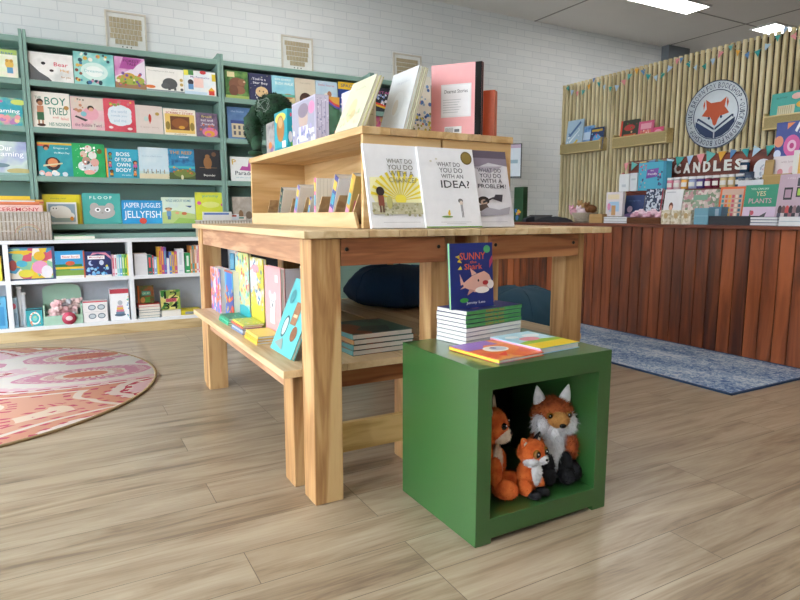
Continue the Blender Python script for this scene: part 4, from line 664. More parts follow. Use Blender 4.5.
# the three large face-out books on the table front
GB = 'large white picture books leaning on the front of the riser'
def big(p0, p1, pt, y=1.955, **k):
    return book((p0, y, ZTOP), p1-p0, .312, .014, lean=pt, group=GB, **k)
Wb = '#e6e6ea'
big(1.195, 1.449, .25, y=1.938, cover=Wb, spine='#f0f0f2', art=[R_(0, 0, 1, .012, '#7fae4a'), T('WHAT DO', .52, .79, .42, .055, '#5f5f66'), T('YOU DO', .55, .715, .42, .06, '#5f5f66'), T('WITH AN', .56, .64, .4, .05, '#5f5f66'), T('IDEA?', .6, .54, .52, .095, '#3f3f46'), E_(.86, .88, .105, .085, '#6e5a24'), E_(.86, .88, .085, .068, '#8a7434'), E_(.42, .17, .022, .026, '#e2b92e'), E_(.425, .2, .014, .014, '#e2b92e'), E_(.38, .13, .1, .012, '#6f9a4a'), E_(.65, .33, .045, .028, '#8a8a8c'), E_(.66, .3, .03, .03, '#d9c8bc'), R_(.64, .2, .68, .28, '#a9a9ae'), R_(.645, .12, .655, .2, '#6f6f74'), R_(.667, .12, .677, .2, '#6f6f74'), E_(.2, .82, .02, .012, '#c9c4b4'), E_(.3, .85, .02, .01, '#c9c4b4'), R_(.25, .06, .8, .065, '#b8b8bc'), R_(.35, .04, .7, .045, '#b8b8bc')], label='white picture book with the word IDEA and a small yellow chick, middle of three')
big(.976, 1.212, .24, cover=Wb, spine='#f2f2f4', art=[('p', [(.12, .28), (.98, .3), (.98, .5), (.9, .62), (.05, .6), (.04, .4)], '#eee9b4'), *[('p', [(.55, .33), (.55+.52*math.cos(t_), .33+.36*math.sin(t_)), (.55+.52*math.cos(t_+.1), .33+.36*math.sin(t_+.1))], '#e3cc2e') for t_ in [.1+i*.23 for i in range(13)]], E_(.55, .34, .1, .06, '#e8d84a'), R_(.04, .16, .98, .3, '#b9b496'), D_(50, 3, .04, .14, .97, .28, .02, ['#a39c72', '#c9c6ae', '#8f8f6a']), T('WHAT DO', .6, .8, .46, .055, '#77776f'), T('YOU DO', .6, .725, .46, .06, '#77776f'), T('WITH A', .61, .65, .44, .06, '#8a8668'), T('CHANCE?', .62, .57, .5, .06, '#9a946a'), E_(.2, .43, .07, .055, '#2f1f1a'), R_(.15, .26, .25, .38, '#8a4a36'), R_(.16, .18, .19, .26, '#6a4a3a'), R_(.21, .18, .24, .26, '#6a4a3a'), E_(.34, .3, .05, .08, '#b9b470'), R_(.2, .06, .85, .065, '#b8b8bc')], label='white picture book with yellow sun rays behind a standing child, left of three')
big(1.39, 1.625, .24, cover=wc(['#c9c6cc', '#d6d3d8', '#b9b5be'], 5), spine='#d9d6da', art=[R_(0, .9, 1, 1, '#5a4f5e'), ('p', [(0, .9), (1, .9), (1, .8), (.6, .84), (.3, .76), (0, .82)], '#857b8a'), ('p', [(.2, .78), (.9, .8), (.6, .7)], '#a9a2ae'), T('WHAT DO', .6, .74, .5, .055, '#55515a'), T('YOU DO', .61, .67, .46, .055, '#55515a'), T('WITH A', .62, .6, .46, .055, '#55515a'), T('PROBLEM?', .62, .53, .6, .055, '#55515a'), E_(.4, .34, .12, .055, '#3a302e'), E_(.4, .31, .07, .045, '#b59a8a'), ('p', [(.27, .2), (.51, .22), (.45, .3), (.3, .28)], '#5a4a44'), ('p', [(.38, .3), (.62, .37), (.62, .39), (.38, .33)], '#3f3a3c'), ('p', [(.6, .36), (.78, .32), (.82, .42), (.66, .42)], '#45404a'), ('p', [(.05, .12), (.9, .16), (.95, .26), (.7, .22), (.45, .25), (.2, .16)], '#9d99a2'), R_(.2, .06, .85, .065, '#aaa8b0')], label='grey and white picture book with a stormy sky and the word PROBLEM, right of three')

# pink cloth-spined book and orange book
q = book((1.373, 2.199, ZR), .212, .282, .026, lean=0, yaw=-.896, sright=True, spine=pm('#08080a', .95), cover='#e49a9c', label='large pink hardcover with a black cloth spine standing on the riser', art=[R_(.87, 0, 1, 1, pm('#08080a', .95)), R_(.2, .26, .8, .72, '#d9d6da'), R_(.22, .28, .78, .7, '#e3e0e4'), T('Dearest Stories', .5, .62, .46, .05, '#4a4a52'), *[R_(.24, .5-.035*i, .6-.03*(i % 3), .507-.035*i, '#a9a9b0') for i in range(6)], R_(.28, .03, .62, .13, '#e6e4e6'), *[R_(.3+.018*i, .04, .306+.018*i, .11, '#2a2a30') for i in range(9)], R_(.48, .05, .58, .09, '#55555c')])
a, w, h = slot('y', 2.17, 479, 491, 96.5, ZR); q = book((1.494, 2.22, ZR), .18, .19, .045, sright=True, yaw=-.896, cover='#c9603a', label='orange book behind the pink hardcover on the riser', art=[R_(.15, .8, .6, .95, '#d98a6a')], lean=0)
# floral book between
a, w, h = slot('y', 2.36, 408, 429, 75, ZR); book((a.x-.03, 2.36, ZR), w+.045, h, .02, cover='#e4e2d6', lean=.05, art=[D_(60, 3, .3, .25, .98, .85, .045, ['#3f6fae', '#6f9ac9', '#2f4f8a', '#d9733c', '#8fb0c8']), D_(50, 5, .1, .03, .98, .45, .04, ['#b9b23c', '#6f7a3a', '#d9c84a', '#4a5a3a', '#8a8f5a'])], label='floral book with blue blossoms between the white and the pink books on the riser')
# leaning books on the near edge : faces toward -x, tops leaning away to the right
def facel(x, y_far, w, h, t, lean, **k): return book((x, y_far, ZR), w, h, t, lean=lean, yaw=-PI/2, **k)
LG = 'tall pale books leaning on the riser'
for i in range(3):
    x = 1.165+.0125*i
    facel(x, 2.27-.006*i, .205, .25-.004*i, .011, .285, cover=('#cfd2d4', '#b5b29a', '#c8c3a8')[i], spine='#c9c5ae', label=('white book leaning at the front of the tall leaning trio', 'cream edged book in the middle of the tall leaning trio', 'beige edged book rearmost of the tall leaning trio')[i], group=LG if i else LG, art=[T('the garden', .5, .8, .5, .05, '#b9bcc4'), E_(.5, .45, .2, .2, '#d9dde0'), E_(.45, .4, .1, .13, '#cfc9c0')] if i == 0 else ())
for i in range(2):
    facel(.995+.015*i, 2.325-.008*i, .215, .215-.006*i, .014, .40, cover=('#cdcdb2', '#c2bb8c')[i], spine='#e0dcc0', label=('cream book with faint drawings leaning nearest the left corner of the riser', 'yellow edged book behind the cream leaning book')[i], group=LG, art=[E_(.45, .4, .16, .22, '#d3cf9a'), E_(.55, .3, .1, .1, '#c9b98a'), T('hush', .5, .82, .4, .06, '#b9b99a'), D_(12, 4, .15, .1, .9, .35, .03, ['#c9c48a', '#b8c49a', '#d9c0a0'])] if i == 0 else ())
book((1.112, 2.515, ZR), .205, .2, .012, cover='#ddd5e2', lean=.0, yaw=-PI/2, label='lavender white book upright behind the cream leaning book', art=[R_(.1, .2, .9, .85, '#e6e0ea'), T('lullaby', .5, .7, .6, .07, '#b9a9c9')])
# books facing the camera behind them
book((1.155, 2.42, ZR), .075, .21, .03, cover='#cfc6ae', lean=.0, label='beige book with a small black panel between the leaning books', art=[R_(.05, .55, .45, .9, '#4a463e'), R_(.0, .0, .12, .5, '#c0392f'), R_(.55, .06, .9, .9, '#bdb295'), D_(14, 3, .6, .1, .88, .86, .05, ['#8f866c', '#a89c7c'])])
# row of boxes and books along the left side
def sidebox(name, y_far, w, h, dep, col, art, side, label, cat='toy box', x=.995):
    r = empty(name, (x, y_far, ZR), (0, 0, -PI/2)); tag(r, label, cat)
    MB().box(0, w, 0, dep, .0005, h, pm(col, .4) if isinstance(col, str) else col).build('carton', r, .0015)
    mt, mp = MB(), MB(); draw(mt, mp, art, w, h, 0)
    if mp.v: mp.build('printed_front', r)
    if mt.v: mt.build('lettering', r)
    if side:
        mt, mp = MB(), MB(); draw(mt, mp, side, dep, h, 0); o = (mp if mp.v else mt).build('printed_side', r); o.matrix_local = Matrix.Translation((w, 0, 0)) @ Matrix.Rotation(PI/2, 4, 'Z')
        if mt.v and mp.v: o = mt.build('side_lettering', r); o.matrix_local = Matrix.Translation((w, 0, 0)) @ Matrix.Rotation(PI/2, 4, 'Z')
    return r
sidebox('doll_box', 2.828, .30, .193, .062, '#b9b4c9', [R_(.04, .04, .96, .96, '#a3a1b4'), E_(.5, .6, .2, .3, '#b9a196'), E_(.5, .75, .22, .16, '#857888'), R_(.3, .05, .7, .4, '#cfcfe0'), E_(.85, .75, .12, .14, '#d98ab0'), R_(.6, .2, .95, .3, '#e6e2ee'), D_(20, 3, .05, .05, .95, .35, .04, ['#a9a0c9', '#dcd8ea', '#7f86b0'])], [R_(.05, .02, .97, .98, '#c2bdd0'), *[R_(.12+.3*i, .06, .16+.3*i, .93, '#8f8aa8') for i in range(3)], D_(40, 5, .1, .05, .95, .95, .05, ['#8f90b0', '#dcd8e4', '#a9a4bc'])], 'tall lavender windowed doll box on the riser')
sidebox('toy_box', 3.098, .195, .188, .04, '#1f9db0', [E_(.5, .82, .42, .13, '#e3cf5a'), E_(.5, .55, .3, .34, '#a8743a'), E_(.5, .7, .18, .14, '#c9a06a'), R_(.0, .0, 1, .08, '#1a8294'), R_(.62, .05, .9, .22, '#e6e4de')], [E_(.5, .85, .12, .05, '#d94a6a'), E_(.4, .3, .25, .14, '#e8e4ea'), R_(.4, .02, .95, .16, '#5fae4a'), E_(.7, .55, .1, .05, '#e3c24a')], 'turquoise toy box with a brown figure under a yellow arch on the riser')
sidebox('picture_book', 3.24, .135, .155, .035, wc(['#8f8a8c', '#a9a2a0', '#6f6a70'], 20), [E_(.5, .25, .2, .12, '#d9823c'), E_(.7, .1, .15, .08, '#8a5fa0')], None, 'small grey book beside the turquoise toy box on the riser', 'book')
book((1.06, 2.535, ZR), .05, .188, .02, cover='#3c6b4a', lean=.0, label='green book with a rainbow top between the doll box and the lavender book', art=[('p', [(0, 1), (0, .95), (.5, .86), (1, .82), (1, 1)], '#d9a03a'), ('p', [(0, .95), (0, .9), (.5, .81), (1, .77), (1, .82), (.5, .86)], '#c9403a'), ('p', [(0, .9), (0, .84), (.5, .76), (1, .72), (1, .77), (.5, .81)], '#5a4fa0'), E_(.6, .2, .12, .05, '#b53a34'), E_(.8, .35, .08, .04, '#b53a34')])
# green velvet plush
def tuft(mb, c, r, n, m, ln=.008, wd=.0016, seed=0, down=.4, keep=None):
    R = random.Random(seed)
    for i in range(n):
        z = R.uniform(-1, 1); a = R.uniform(0, 2*PI); s = math.sqrt(1-z*z); u = Vector((s*math.cos(a), s*math.sin(a), z))
        p = Vector((c[0]+r[0]*u.x, c[1]+r[1]*u.y, c[2]+r[2]*u.z)); nr = Vector((u.x/r[0], u.y/r[1], u.z/r[2])).normalized()
        if keep and not keep(p): continue
        d = (nr+Vector((R.uniform(-.5, .5), R.uniform(-.5, .5), R.uniform(-.5, .5)-down))).normalized(); t = d.cross(nr); t = t.normalized() if t.length > 1e-4 else nr.orthogonal().normalized()
        l = ln*R.uniform(.6, 1.2); mb.add([p+t*wd-nr*.001, p-t*wd-nr*.001, p+d*l], [(0, 1, 2)], m)
VEL = wc(['#0a2415', '#113a22', '#184c2e'], 26, seed=3, rough=.7)
r = empty('green_plush', (1.05, 3.43, ZR)); tag(r, 'dark green velvety plush creature hunched at the far end of the riser', 'plush toy')
b_ = MB(); b_.ell((.035, -.05, .255), (.1, .1, .085), VEL, 22, 14, noise=.05, seed=4); tuft(b_, (.035, -.05, .255), (.1, .1, .085), 1500, VEL, .014, .003, 2); b_.build('head', r)
b_ = MB(); b_.tube([(-.02, .04, .26), (-.055, .05, .2), (-.06, .04, .14), (-.05, .02, .08)], [.05, .055, .045, .035], VEL, 14); tuft(b_, (-.055, .045, .16), (.05, .05, .09), 700, VEL, .012, .003, 3); b_.build('body', r)
for dx in (-.04, .0):
    b_ = MB(); b_.tube([(-.045, .02, .11), (-.05+dx*.4, .01+dx, .05), (-.05+dx*.6, .0+dx, .012)], [.03, .026, .024], VEL, 12); b_.ell((-.062+dx*.4, -.01+dx, .017), (.04, .028, .016), VEL, 14, 8); b_.build('leg', r)
s = MB(); sil = pm('#8f9c94', .4); R = random.Random(9); pts = []
for i in range(46):
    a = i*.75; u = .38*math.sin(a*.37+.4)+.1*math.sin(a*2.1); v = .4*math.cos(a*.53)+.1*math.cos(a*1.7)
    d = Vector((-.75+0*u, -.55, .12)).normalized(); e1 = Vector((.55, -.75, 0)).normalized(); e2 = d.cross(e1); k = (d+e1*u+e2*v).normalized(); pts.append((.035+k.x*.109, -.05+k.y*.109, .255+k.z*.094))
s.tube(pts, .0014, sil, 4); s.build('stitched_scribble', r)

# paperbacks in the riser's open slots
def slotbook(y, w, h, t, c1, c2, art, label, lean=-.46):
    r = book((.999, y, ZTOP+.0165), w, h, t, cover=c2, spine=c1, back='#cfc9c2', lean=lean, label=label, group='paperbacks in the open slots of the riser', art=art, raise_=False)
    mt, mp = MB(), MB(); draw(mt, mp, [R_(.1, .08, .9, .3, '#d98ab0'), R_(.2, .38, .8, .62, '#4f9fb8'), R_(.15, .7, .85, .9, '#d9b54a')] if c1 != '#1f3a34' else [D_(14, 3, .1, .1, .9, .9, .12, ['#c9b08a', '#8a4a5a', '#5f8f7a'])], t, h, 0); o = mp.build('spine_print', r); o.matrix_local = Matrix.Rotation(-PI/2, 4, 'Z') @ Matrix.Translation((-t, 0, 0))
    return r
slotbook(3.07, .13, .175, .04, '#1f3a34', '#e6dfd4', (), 'thick book with a dark floral spine, leftmost in the riser slots')
slotbook(2.83, .13, .18, .035, '#7a6fb0', '#ece6df', (), 'book with a lilac spine, second in the riser slots')
slotbook(2.66, .12, .12, .02, '#3a35a8', '#e3ddd4', (), 'short book with a deep blue spine in the riser slots')
slotbook(2.555, .17, .195, .028, '#d0628a', '#f0ebdf', [*[R_(.1*i, .02, .1*i+.01, .98, '#cfc9bc') for i in range(1, 10)]], 'pink spined book with a wide cream side, middle of the riser slots', lean=-.06)
slotbook(2.385, .14, .2, .045, '#4b4a8c', '#ecebee', [R_(.1, .1, .9, .5, '#d3d3dc')], 'thick book with a blue and magenta spine, fifth in the riser slots')
slotbook(2.225, .13, .2, .035, '#c99a3a', '#c9b06a', [R_(.1, .1, .9, .5, '#d98a9a')], 'book with a yellow and pink patterned spine, nearest end of the riser slots')

# ---------------- on the low bench
ZBn = .4625; BG = 'books standing on the low bench'
def bb(x, y_far, w, h, t, cover, art, label, lean=.0, yaw=-PI/2, **k): return book((x, y_far, ZBn), w, h, t, cover=cover, art=art, label=label, lean=lean, yaw=yaw, group=BG, **k)
bb(.745, 3.575, .24, .245, .05, wc(['#d96a9a', '#4f7fc0', '#e0823c', '#e9c6d4', '#3f5fb0'], 12, seed=4), [D_(40, 2, .05, .05, .95, .95, .07, ['#e35a9c', '#5a8fd0', '#e8cfe0', '#e07a3c']), E_(.5, .6, .2, .16, '#e9dfe6')], 'pink and blue abstract patterned book at the far end of the bench')
bb(.765, 3.315, .17, .245, .05, wc(['#3a6fc0', '#d9532f', '#2f4fa0', '#4f9fd0'], 10, 'v', 6), [R_(0, .96, 1, 1, '#c95a3a'), ('p', [(0, .5), (.5, .36), (1, .5), (1, .42), (.5, .3), (0, .4)], '#d9502c'), D_(12, 7, .05, .05, .95, .9, .06, ['#e0b23a', '#7fc0e0', '#2a3f80'])], 'blue book with an orange band next to the pink abstract one on the bench')
bb(.84, 3.50, .1, .32, .02, '#4f8fb0', [R_(.1, .1, .9, .9, '#6fa8c0')], 'tall blue book standing at the back of the bench')
bb(.84, 3.37, .1, .315, .02, '#7fb4c0', [R_(.2, .1, .4, .9, '#b8d4da')], 'tall pale teal book standing at the back of the bench')
bb(.80, 3.215, .255, .345, .015, wc(['#6fc0c0', '#bfd9a0', '#e3d36a', '#8fcfd0', '#d98a7a'], 11, seed=5), [D_(50, 11, .05, .25, .95, .95, .04, ['#e35a5a', '#f0d85a', '#4f9a5a', '#e8f0ea', '#3f8fc0']), E_(.6, .12, .5, .12, '#2fa0a8')], 'large sea green painted book on the bench')
bb(.80, 2.93, .215, .335, .015, wc(['#8fc0e0', '#dfe6ea', '#c9b83a', '#b9cf5a'], 8, seed=8), [R_(0, 0, 1, .35, '#c9c43c'), D_(40, 12, .05, .3, .95, .95, .04, ['#e08a5a', '#e6e4da', '#6f9fd0', '#4f6f9a']), E_(.4, .85, .3, .06, '#e89aa8')], 'sky blue book with a yellow field beside the pink koala book')
bb(.80, 2.695, .225, .312, .02, '#e7a3a6', [E_(.5, .5, .16, .12, '#dcdcdf'), E_(.35, .6, .08, .06, '#c9c9cf'), E_(.66, .6, .08, .06, '#c9c9cf'), E_(.5, .46, .03, .03, '#3a3a40'), E_(.44, .52, .015, .015, '#2a2a2e'), E_(.57, .52, .015, .015, '#2a2a2e'), R_(.36, .2, .64, .4, '#e6e6e9'), R_(.7, .8, .88, .9, '#f0d4d6'), T('KOALA', .45, .06, .45, .05, '#d9604a')], 'pink book with a small white koala on the bench', spine='#e3c23a')
book((.824, 2.47, ZBn), .2, .31, .008, cover='#c5bcc2', label='open pale card behind the pink koala book on the bench', yaw=0, group=BG)
book((.715, 2.36, ZBn), .25, .30, .014, cover='#5fb8bc', lean=.40, yaw=-PI/2-.0, label='turquoise book with brown leaves leaning by the tall table leg', group=BG, spine='#6a6a70', art=[E_(.3, .35, .12, .15, '#3a5a60'), E_(.3, .35, .09, .12, '#b9c9c6'), R_(.45, .4, .7, .7, '#9a6a4a'), R_(.5, .5, .66, .54, '#d8b48a'), E_(.75, .3, .12, .1, '#8a5a3c'), ('p', [(.1, .1), (.5, .05), (.4, .2)], '#8f9a94'), E_(.8, .8, .1, .08, '#c9a07a'), E_(.2, .75, .1, .1, '#4a8a90')])
def stack(x, y, w, d, n, t, cols, tops, labs, grp, z=ZBn, rot=0, seed=1, **k):
    R = random.Random(seed); o = []
    for i in range(n):
        o.append(book((x+R.uniform(-.004, .004), y+R.uniform(-.004, .004), z), w, d, t-.0004, cover=cols[i % len(cols)], spine=k.get('sp', [None])[i % len(k.get('sp', [None]))], label=labs[i] if isinstance(labs, list) else labs, group=grp, flat=True, yaw=rot+R.uniform(-.015, .015), art=tops if i == n-1 else (), hard=.0018)); z += t
    return z
ord_ = lambda n: ['lowest in', 'second up in', 'third up in', 'fourth up in', 'fifth up in', 'sixth up in', 'seventh up in', 'eighth up in', 'ninth up in'][:n-1]+['topmost of']
stack(.695, 2.965, .095, .19, 3, .011, ['#2fa47a', '#45b894', '#2f8f70'], [D_(20, 2, .05, .05, .95, .95, .05, ['#8fe0b8', '#2f7fa0'])], ['green paperback %s the little green stack on the bench' % s for s in ord_(3)], 'green paperbacks lying on the bench')
stack(.695, 2.70, .095, .20, 5, .009, ['#6f86b0', '#b9c3d6', '#5f6f90', '#c95a4a', '#c9cf5a'], [D_(24, 4, .05, .05, .95, .95, .06, ['#e6d84a', '#7fbf6a', '#f0ece0'])], ['slim book %s the mixed blue stack on the bench' % s for s in ord_(5)], 'slim books lying in the mixed stack on the bench')
stack(.69, 2.45, .10, .19, 3, .012, ['#e3c24a', '#dfa83a', '#e8cf6a'], (), ['yellow paperback %s the yellow stack under the koala book' % s for s in ord_(3)], 'yellow paperbacks lying on the bench')
# four thick books at the near end of the bench
MAPC = wc(['#23403a', '#3f6a5c', '#8a4a2a', '#2c4f48', '#a85f34'], 9, 'v', 3)
stack(.955, 2.075, .27, .29, 4, .021, [MAPC], (), ['thick dark patterned book %s the pile at the near bench end' % s for s in ord_(4)], 'thick patterned books piled on the bench', rot=.03, sp=['#5f8f90', '#4a7f80', '#b07a4a', '#56868a'])
0 and stack(1.0, 2.75, .3, .4, 2, .03, [wc(['#4a2c1c', '#6a3f26', '#3a241a'], 8, seed=2)], (), ['brown book %s the shadowed pair at the middle of the bench' % s for s in ord_(2)], 'brown books lying in shade on the bench')

# ---------------- on the green cube
ZC_ = .5555; rot = .17
sp_ = ['#e3e1dc', '#dddbd6', '#e6e4df', '#e0deda', '#4f9a5a', '#4a9656', '#549e60', '#4c9858']
zz = ZC_; R = random.Random(3)
for i in range(8):
    up = i >= 4; ox = R.uniform(-.002, .002)
    r = empty('picture_book', (1.188+ox, 1.668, zz), (0, 0, rot)); w, d, t = .285, .15, .0148
    tag(r, ('green edged paperback %s the stack under the shark book' if up else 'paperback with white page edges showing, %s the stack under the shark book') % (ord_(8)[i]), 'book', 'paperbacks stacked on the green cube')
    navy = pm('#2a2c6a' if up else '#a9a9b8', .4); c = MB(); c.box(0, w, 0, d, .0004, .0009, navy).box(0, w, 0, d, t-.0007, t-.0002, navy)
    if up: c.box(0, w, 0, .001, .0014, t-.0012, pm(sp_[i]))
    c.build('cover', r); MB().box(.001, w-.001, .0012, d-.001, .0016, t-.0014, pm('#e4e2dd', .8)).build('page_block', r)
    if up:
        s = MB(); put_text(s, 'SUNNY the Shark', w*.5, t*.5, w*.34, t*.55, pm('#c9702f'), -.0004); put_text(s, 'author name', w*.82, t*.5, w*.16, t*.35, pm('#2f5f3a'), -.0004); s.build('spine_title', r)
    if i == 7: s = MB(); R2 = random.Random(2); [s.ell((R2.uniform(.02, w-.02), R2.uniform(.02, d-.02), t), (.02, .012, .0004), pm(R2.choice(['#d98a9a', '#4f7fc0', '#e0b04a', '#5fae8a'])), 10, 4) for _ in range(10)]; s.build('cover_picture', r)
    zz += .015
book((1.152, 1.705, zz+.0005), .192, .226, .013, cover='#27337a', spine='#8fc88a', lean=.07, yaw=.08, label='upright blue book SUNNY the Shark on top of the stack on the green cube', art=[T('SUNNY', .52, .8, .6, .11, '#e0632f'), T('the', .53, .71, .16, .045, '#e0632f'), T('Shark', .53, .64, .42, .09, '#e0632f'), E_(.86, .9, .08, .06, '#4fa06a'), ('p', [(.2, .44), (.32, .32), (.55, .24), (.85, .3), (.95, .42), (.9, .5), (.78, .56), (.5, .5), (.3, .4)], '#d9a99c'), ('p', [(.3, .38), (.2, .54), (.22, .36)], '#d9a99c'), ('p', [(.2, .3), (.4, .33), (.35, .38)], '#d9a99c'), ('p', [(.48, .5), (.44, .62), (.6, .53)], '#d9a99c'), ('p', [(.42, .3), (.36, .2), (.54, .27)], '#c08f84'), E_(.72, .27, .17, .05, '#efe4e0'), E_(.92, .35, .08, .07, '#e6d9d9'), E_(.8, .38, .07, .035, '#a02a2f'), E_(.63, .42, .02, .02, '#1f1f2a'), ('p', [(.1, .8), (.2, .76), (.2, .82)], '#d9c23a'), ('p', [(.14, .72), (.25, .7), (.2, .76)], '#d9c23a'), ('p', [(.15, .6), (.25, .6), (.22, .66)], '#d9c23a'), ('p', [(.9, .6), (.98, .7), (.97, .8), (.9, .72)], '#b5486a'), E_(.28, .13, .1, .035, '#3f9a4a'), T('Jenny Lee', .55, .08, .45, .05, '#f0f0f4')])
book((1.128, 1.412, ZC_+.0005), .195, .235, .012, flat=True, yaw=.10, cover=wc(['#e0702f', '#d9503a', '#e59a4a', '#8a5fb0'], 9, seed=5), spine='#e3d84a', label='orange and purple book lying flat with a yellow spine, near corner of the green cube', art=[R_(0, .6, .8, 1, '#8a63b4'), ('p', [(.1, .4), (.5, .75), (.9, .7), (.95, .4), (.5, .15)], '#e07a3a'), E_(.5, .5, .24, .16, '#ece4dc'), E_(.55, .5, .16, .11, '#b9bcc6'), E_(.5, .55, .05, .05, '#5f6a8a'), ('p', [(.2, .2), (.5, .3), (.3, .1)], '#d93a2f')], raise_=False)
book((1.322, 1.446, ZC_+.0005), .19, .235, .019, flat=True, yaw=.10, cover=wc(['#9fd0e6', '#bfe0ea', '#8fc4e0'], 6, seed=1), spine='#e6a3c0', label='pale blue book with a yellow foot and pink spine lying on the green cube', art=[R_(0, 0, 1, .3, '#e0c22f'), ('p', [(0, .3), (1, .3), (1, .42), (.5, .5), (0, .4)], '#8fb83f'), E_(.45, .55, .22, .12, '#e0909c'), E_(.7, .72, .2, .1, '#e8eef2'), E_(.25, .75, .15, .08, '#e8eef2')], raise_=False)

# ---------------- bean bags on the floor under the tables
def beanbag(x, y, rx, ry, h, col, label, seed, z=0):
    r = empty('bean_bag', (x, y, z)); tag(r, label, 'bean bag'); R = random.Random(seed); m = pm(col, .85, amt=.25, sc=6); seg, rings = 40, 22; vs, fs = [], []
    for i in range(rings+1):
        th = PI*i/rings
        for j in range(seg):
            ph = 2*PI*j/seg; s = math.sin(th)**.68; k = 1+.03*math.sin(7*ph+3*th+seed)+.025*math.sin(13*ph-5*th)+.015*math.sin(23*ph+9*th)
            z = h*(.42+.58*math.cos(th)) if th < PI/2 else h*.42*(1+math.cos(th))**1.8
            vs.append((rx*s*k*math.cos(ph), ry*s*k*math.sin(ph), max(.001, z*(1+.05*math.sin(5*ph+seed)*s))))
    for i in range(rings):
        for j in range(seg): a = i*seg+j; b_ = i*seg+(j+1) % seg; fs.append((a, a+seg, b_+seg, b_))
    MB().add(vs, fs, m, None, True).build('bag', r)
    p = MB()
    for k in range(6):
        ph = k*PI/3+.2; path = []
        for i in range(1, 16):
            j = int(ph/(2*PI)*seg) % seg; v = vs[i*seg+j]; path.append((v[0]*1.004, v[1]*1.004, v[2]+.002))
        p.tube(path, .004, m, 5)
    p.build('piping', r)
beanbag(2.78, 3.28, .38, .40, .50, '#1c4358', 'dark teal bean bag between the right display table and the counter', 1)
beanbag(1.81, 3.24, .33, .34, .23, '#1c3f60', 'navy bean bag lying on the low bench under the right display table', 3, .4625)
# ================================================================ FOX PLUSH TOYS
FUR = lambda c, s=0: wc([c[0], c[1], c[2]], 40, seed=s, rough=.95)
ORG = FUR(['#7a3416', '#a34c20', '#b9622f']); ORB = FUR(['#c9531c', '#dd6a2c', '#e87a38'], 2); WHF = FUR(['#c9c8cc', '#dedde0', '#ecebee'], 3); BLK = FUR(['#0c0c10', '#15151a', '#1f1f26'], 4); TAN = FUR(['#a06c34', '#bd8646', '#cf9c5a'], 5); CRM = FUR(['#d0b8a0', '#e0cbb6', '#ead9c8'], 6)
EYE = pm('#0a0a0c', .08); GLD = pm('#8a5a1e', .2)
def fz(name, parent, items, n=700, ln=.009, seed=0, wd=.0013, down=.4):
    b_ = MB()
    for k, (c, rr, m) in enumerate(items):
        b_.ell(c, rr, m, 20, 14, noise=.03, seed=seed+k); tuft(b_, c, rr, n, m, ln, wd, seed+k*7, down)
    return b_.build(name, parent)
def cone_ear(name, parent, base, tip, w, t, m, m2):
    e = MB(); base, tip = Vector(base), Vector(tip); d = tip-base; n = 10; vs = []; side = Vector((1, 0, 0)); side = (side-d.normalized()*side.dot(d.normalized())).normalized(); dep = d.normalized().cross(side)
    for i in range(6):
        f = i/5; ww = w*(1-f**1.7)+.002; tt = t*(1-f**2)+.001
        for j in range(n): a = 2*PI*j/n; vs.append(base+d*f+side*ww*math.cos(a)+dep*tt*math.sin(a))
    e.add(vs, [(i*n+j, i*n+(j+1) % n, (i+1)*n+(j+1) % n, (i+1)*n+j) for i in range(5) for j in range(n)]+[tuple(range(5*n, 6*n))], m, None, True)
    eo = e.build(name, parent)
    f = MB(); off = Vector((0, -t-.001, 0)); f.add([base+off*1.05+side*w*.55+d*.1, base+off*1.05-side*w*.55+d*.1, base+d*.82+Vector((0, -t*.55, 0))], [(0, 1, 2)], m2); f.build('ear_lining', eo)
def eyes(parent, cs, r, ring=None):
    for c in cs:
        e = MB()
        if ring: e.ell((c[0], c[1]+r*.3, c[2]), (r*1.35, r, r*1.35), ring, 14, 10)
        e.ell(c, (r, r, r), EYE, 14, 10); e.ell((c[0]-r*.35, c[1]-r*.8, c[2]+r*.35), (r*.2, r*.2, r*.2), pm('#ffffff', .3), 8, 6); e.build('eye', parent)  # small white bead is a painted catchlight
ZF = .0805
# large fox
r = empty('fox_plush', (1.565, 1.615, ZF), (0, 0, .0)); r.rotation_euler[2] = -.35; r.location = (1.478+.0, 1.60, ZF)
r.location = (1.40, 1.60, ZF)
tag(r, 'largest fox plush with tan snout and white cheeks, right in the green cube', 'plush toy', 'fox plush toys in the green cube')
r.location = (1.457, 1.52, ZF); r.scale = (1.1, 1.1, 1.08)
fz('body', r, [((0, .035, .085), (.062, .058, .085), ORG)], 1300, .013, 1)
fz('chest_fur', r, [((-.002, -.012, .105), (.036, .026, .072), WHF)], 1100, .016, 2, .0014, .9)
fz('head', r, [((0, .012, .215), (.064, .056, .054), ORG)], 1600, .012, 3)
fz('cheek_fur', r, [((-.043, -.012, .192), (.03, .028, .034), WHF), ((.043, -.012, .192), (.03, .028, .034), WHF), ((0, -.026, .178), (.032, .026, .03), WHF)], 600, .015, 4, .0013, .8)
fz('snout', r, [((0, -.038, .212), (.034, .034, .025), TAN)], 700, .005, 5, .0012, .1)
b_ = MB(); b_.ell((0, -.073, .203), (.011, .007, .0075), EYE, 14, 8); b_.build('nose', r)
eyes(r, [(-.031, -.048, .228), (.031, -.048, .228)], .008, GLD)
for s in (-1, 1):
    cone_ear('ear', r, (s*.04, .015, .252), (s*.053, .012, .31), .02, .008, WHF, WHF)
    fz('front_leg', r, [((s*.032, -.045, .03), (.026, .03, .03), BLK), ((s*.03, -.035, .062), (.022, .022, .04), BLK)], 350, .008, 8+s)
    fz('hind_leg', r, [((s*.062, -.012, .032), (.03, .045, .032), BLK)], 500, .009, 12+s)
    fz('arm', r, [((s*.055, -.012, .11), (.024, .026, .042), ORG)], 500, .011, 15+s)
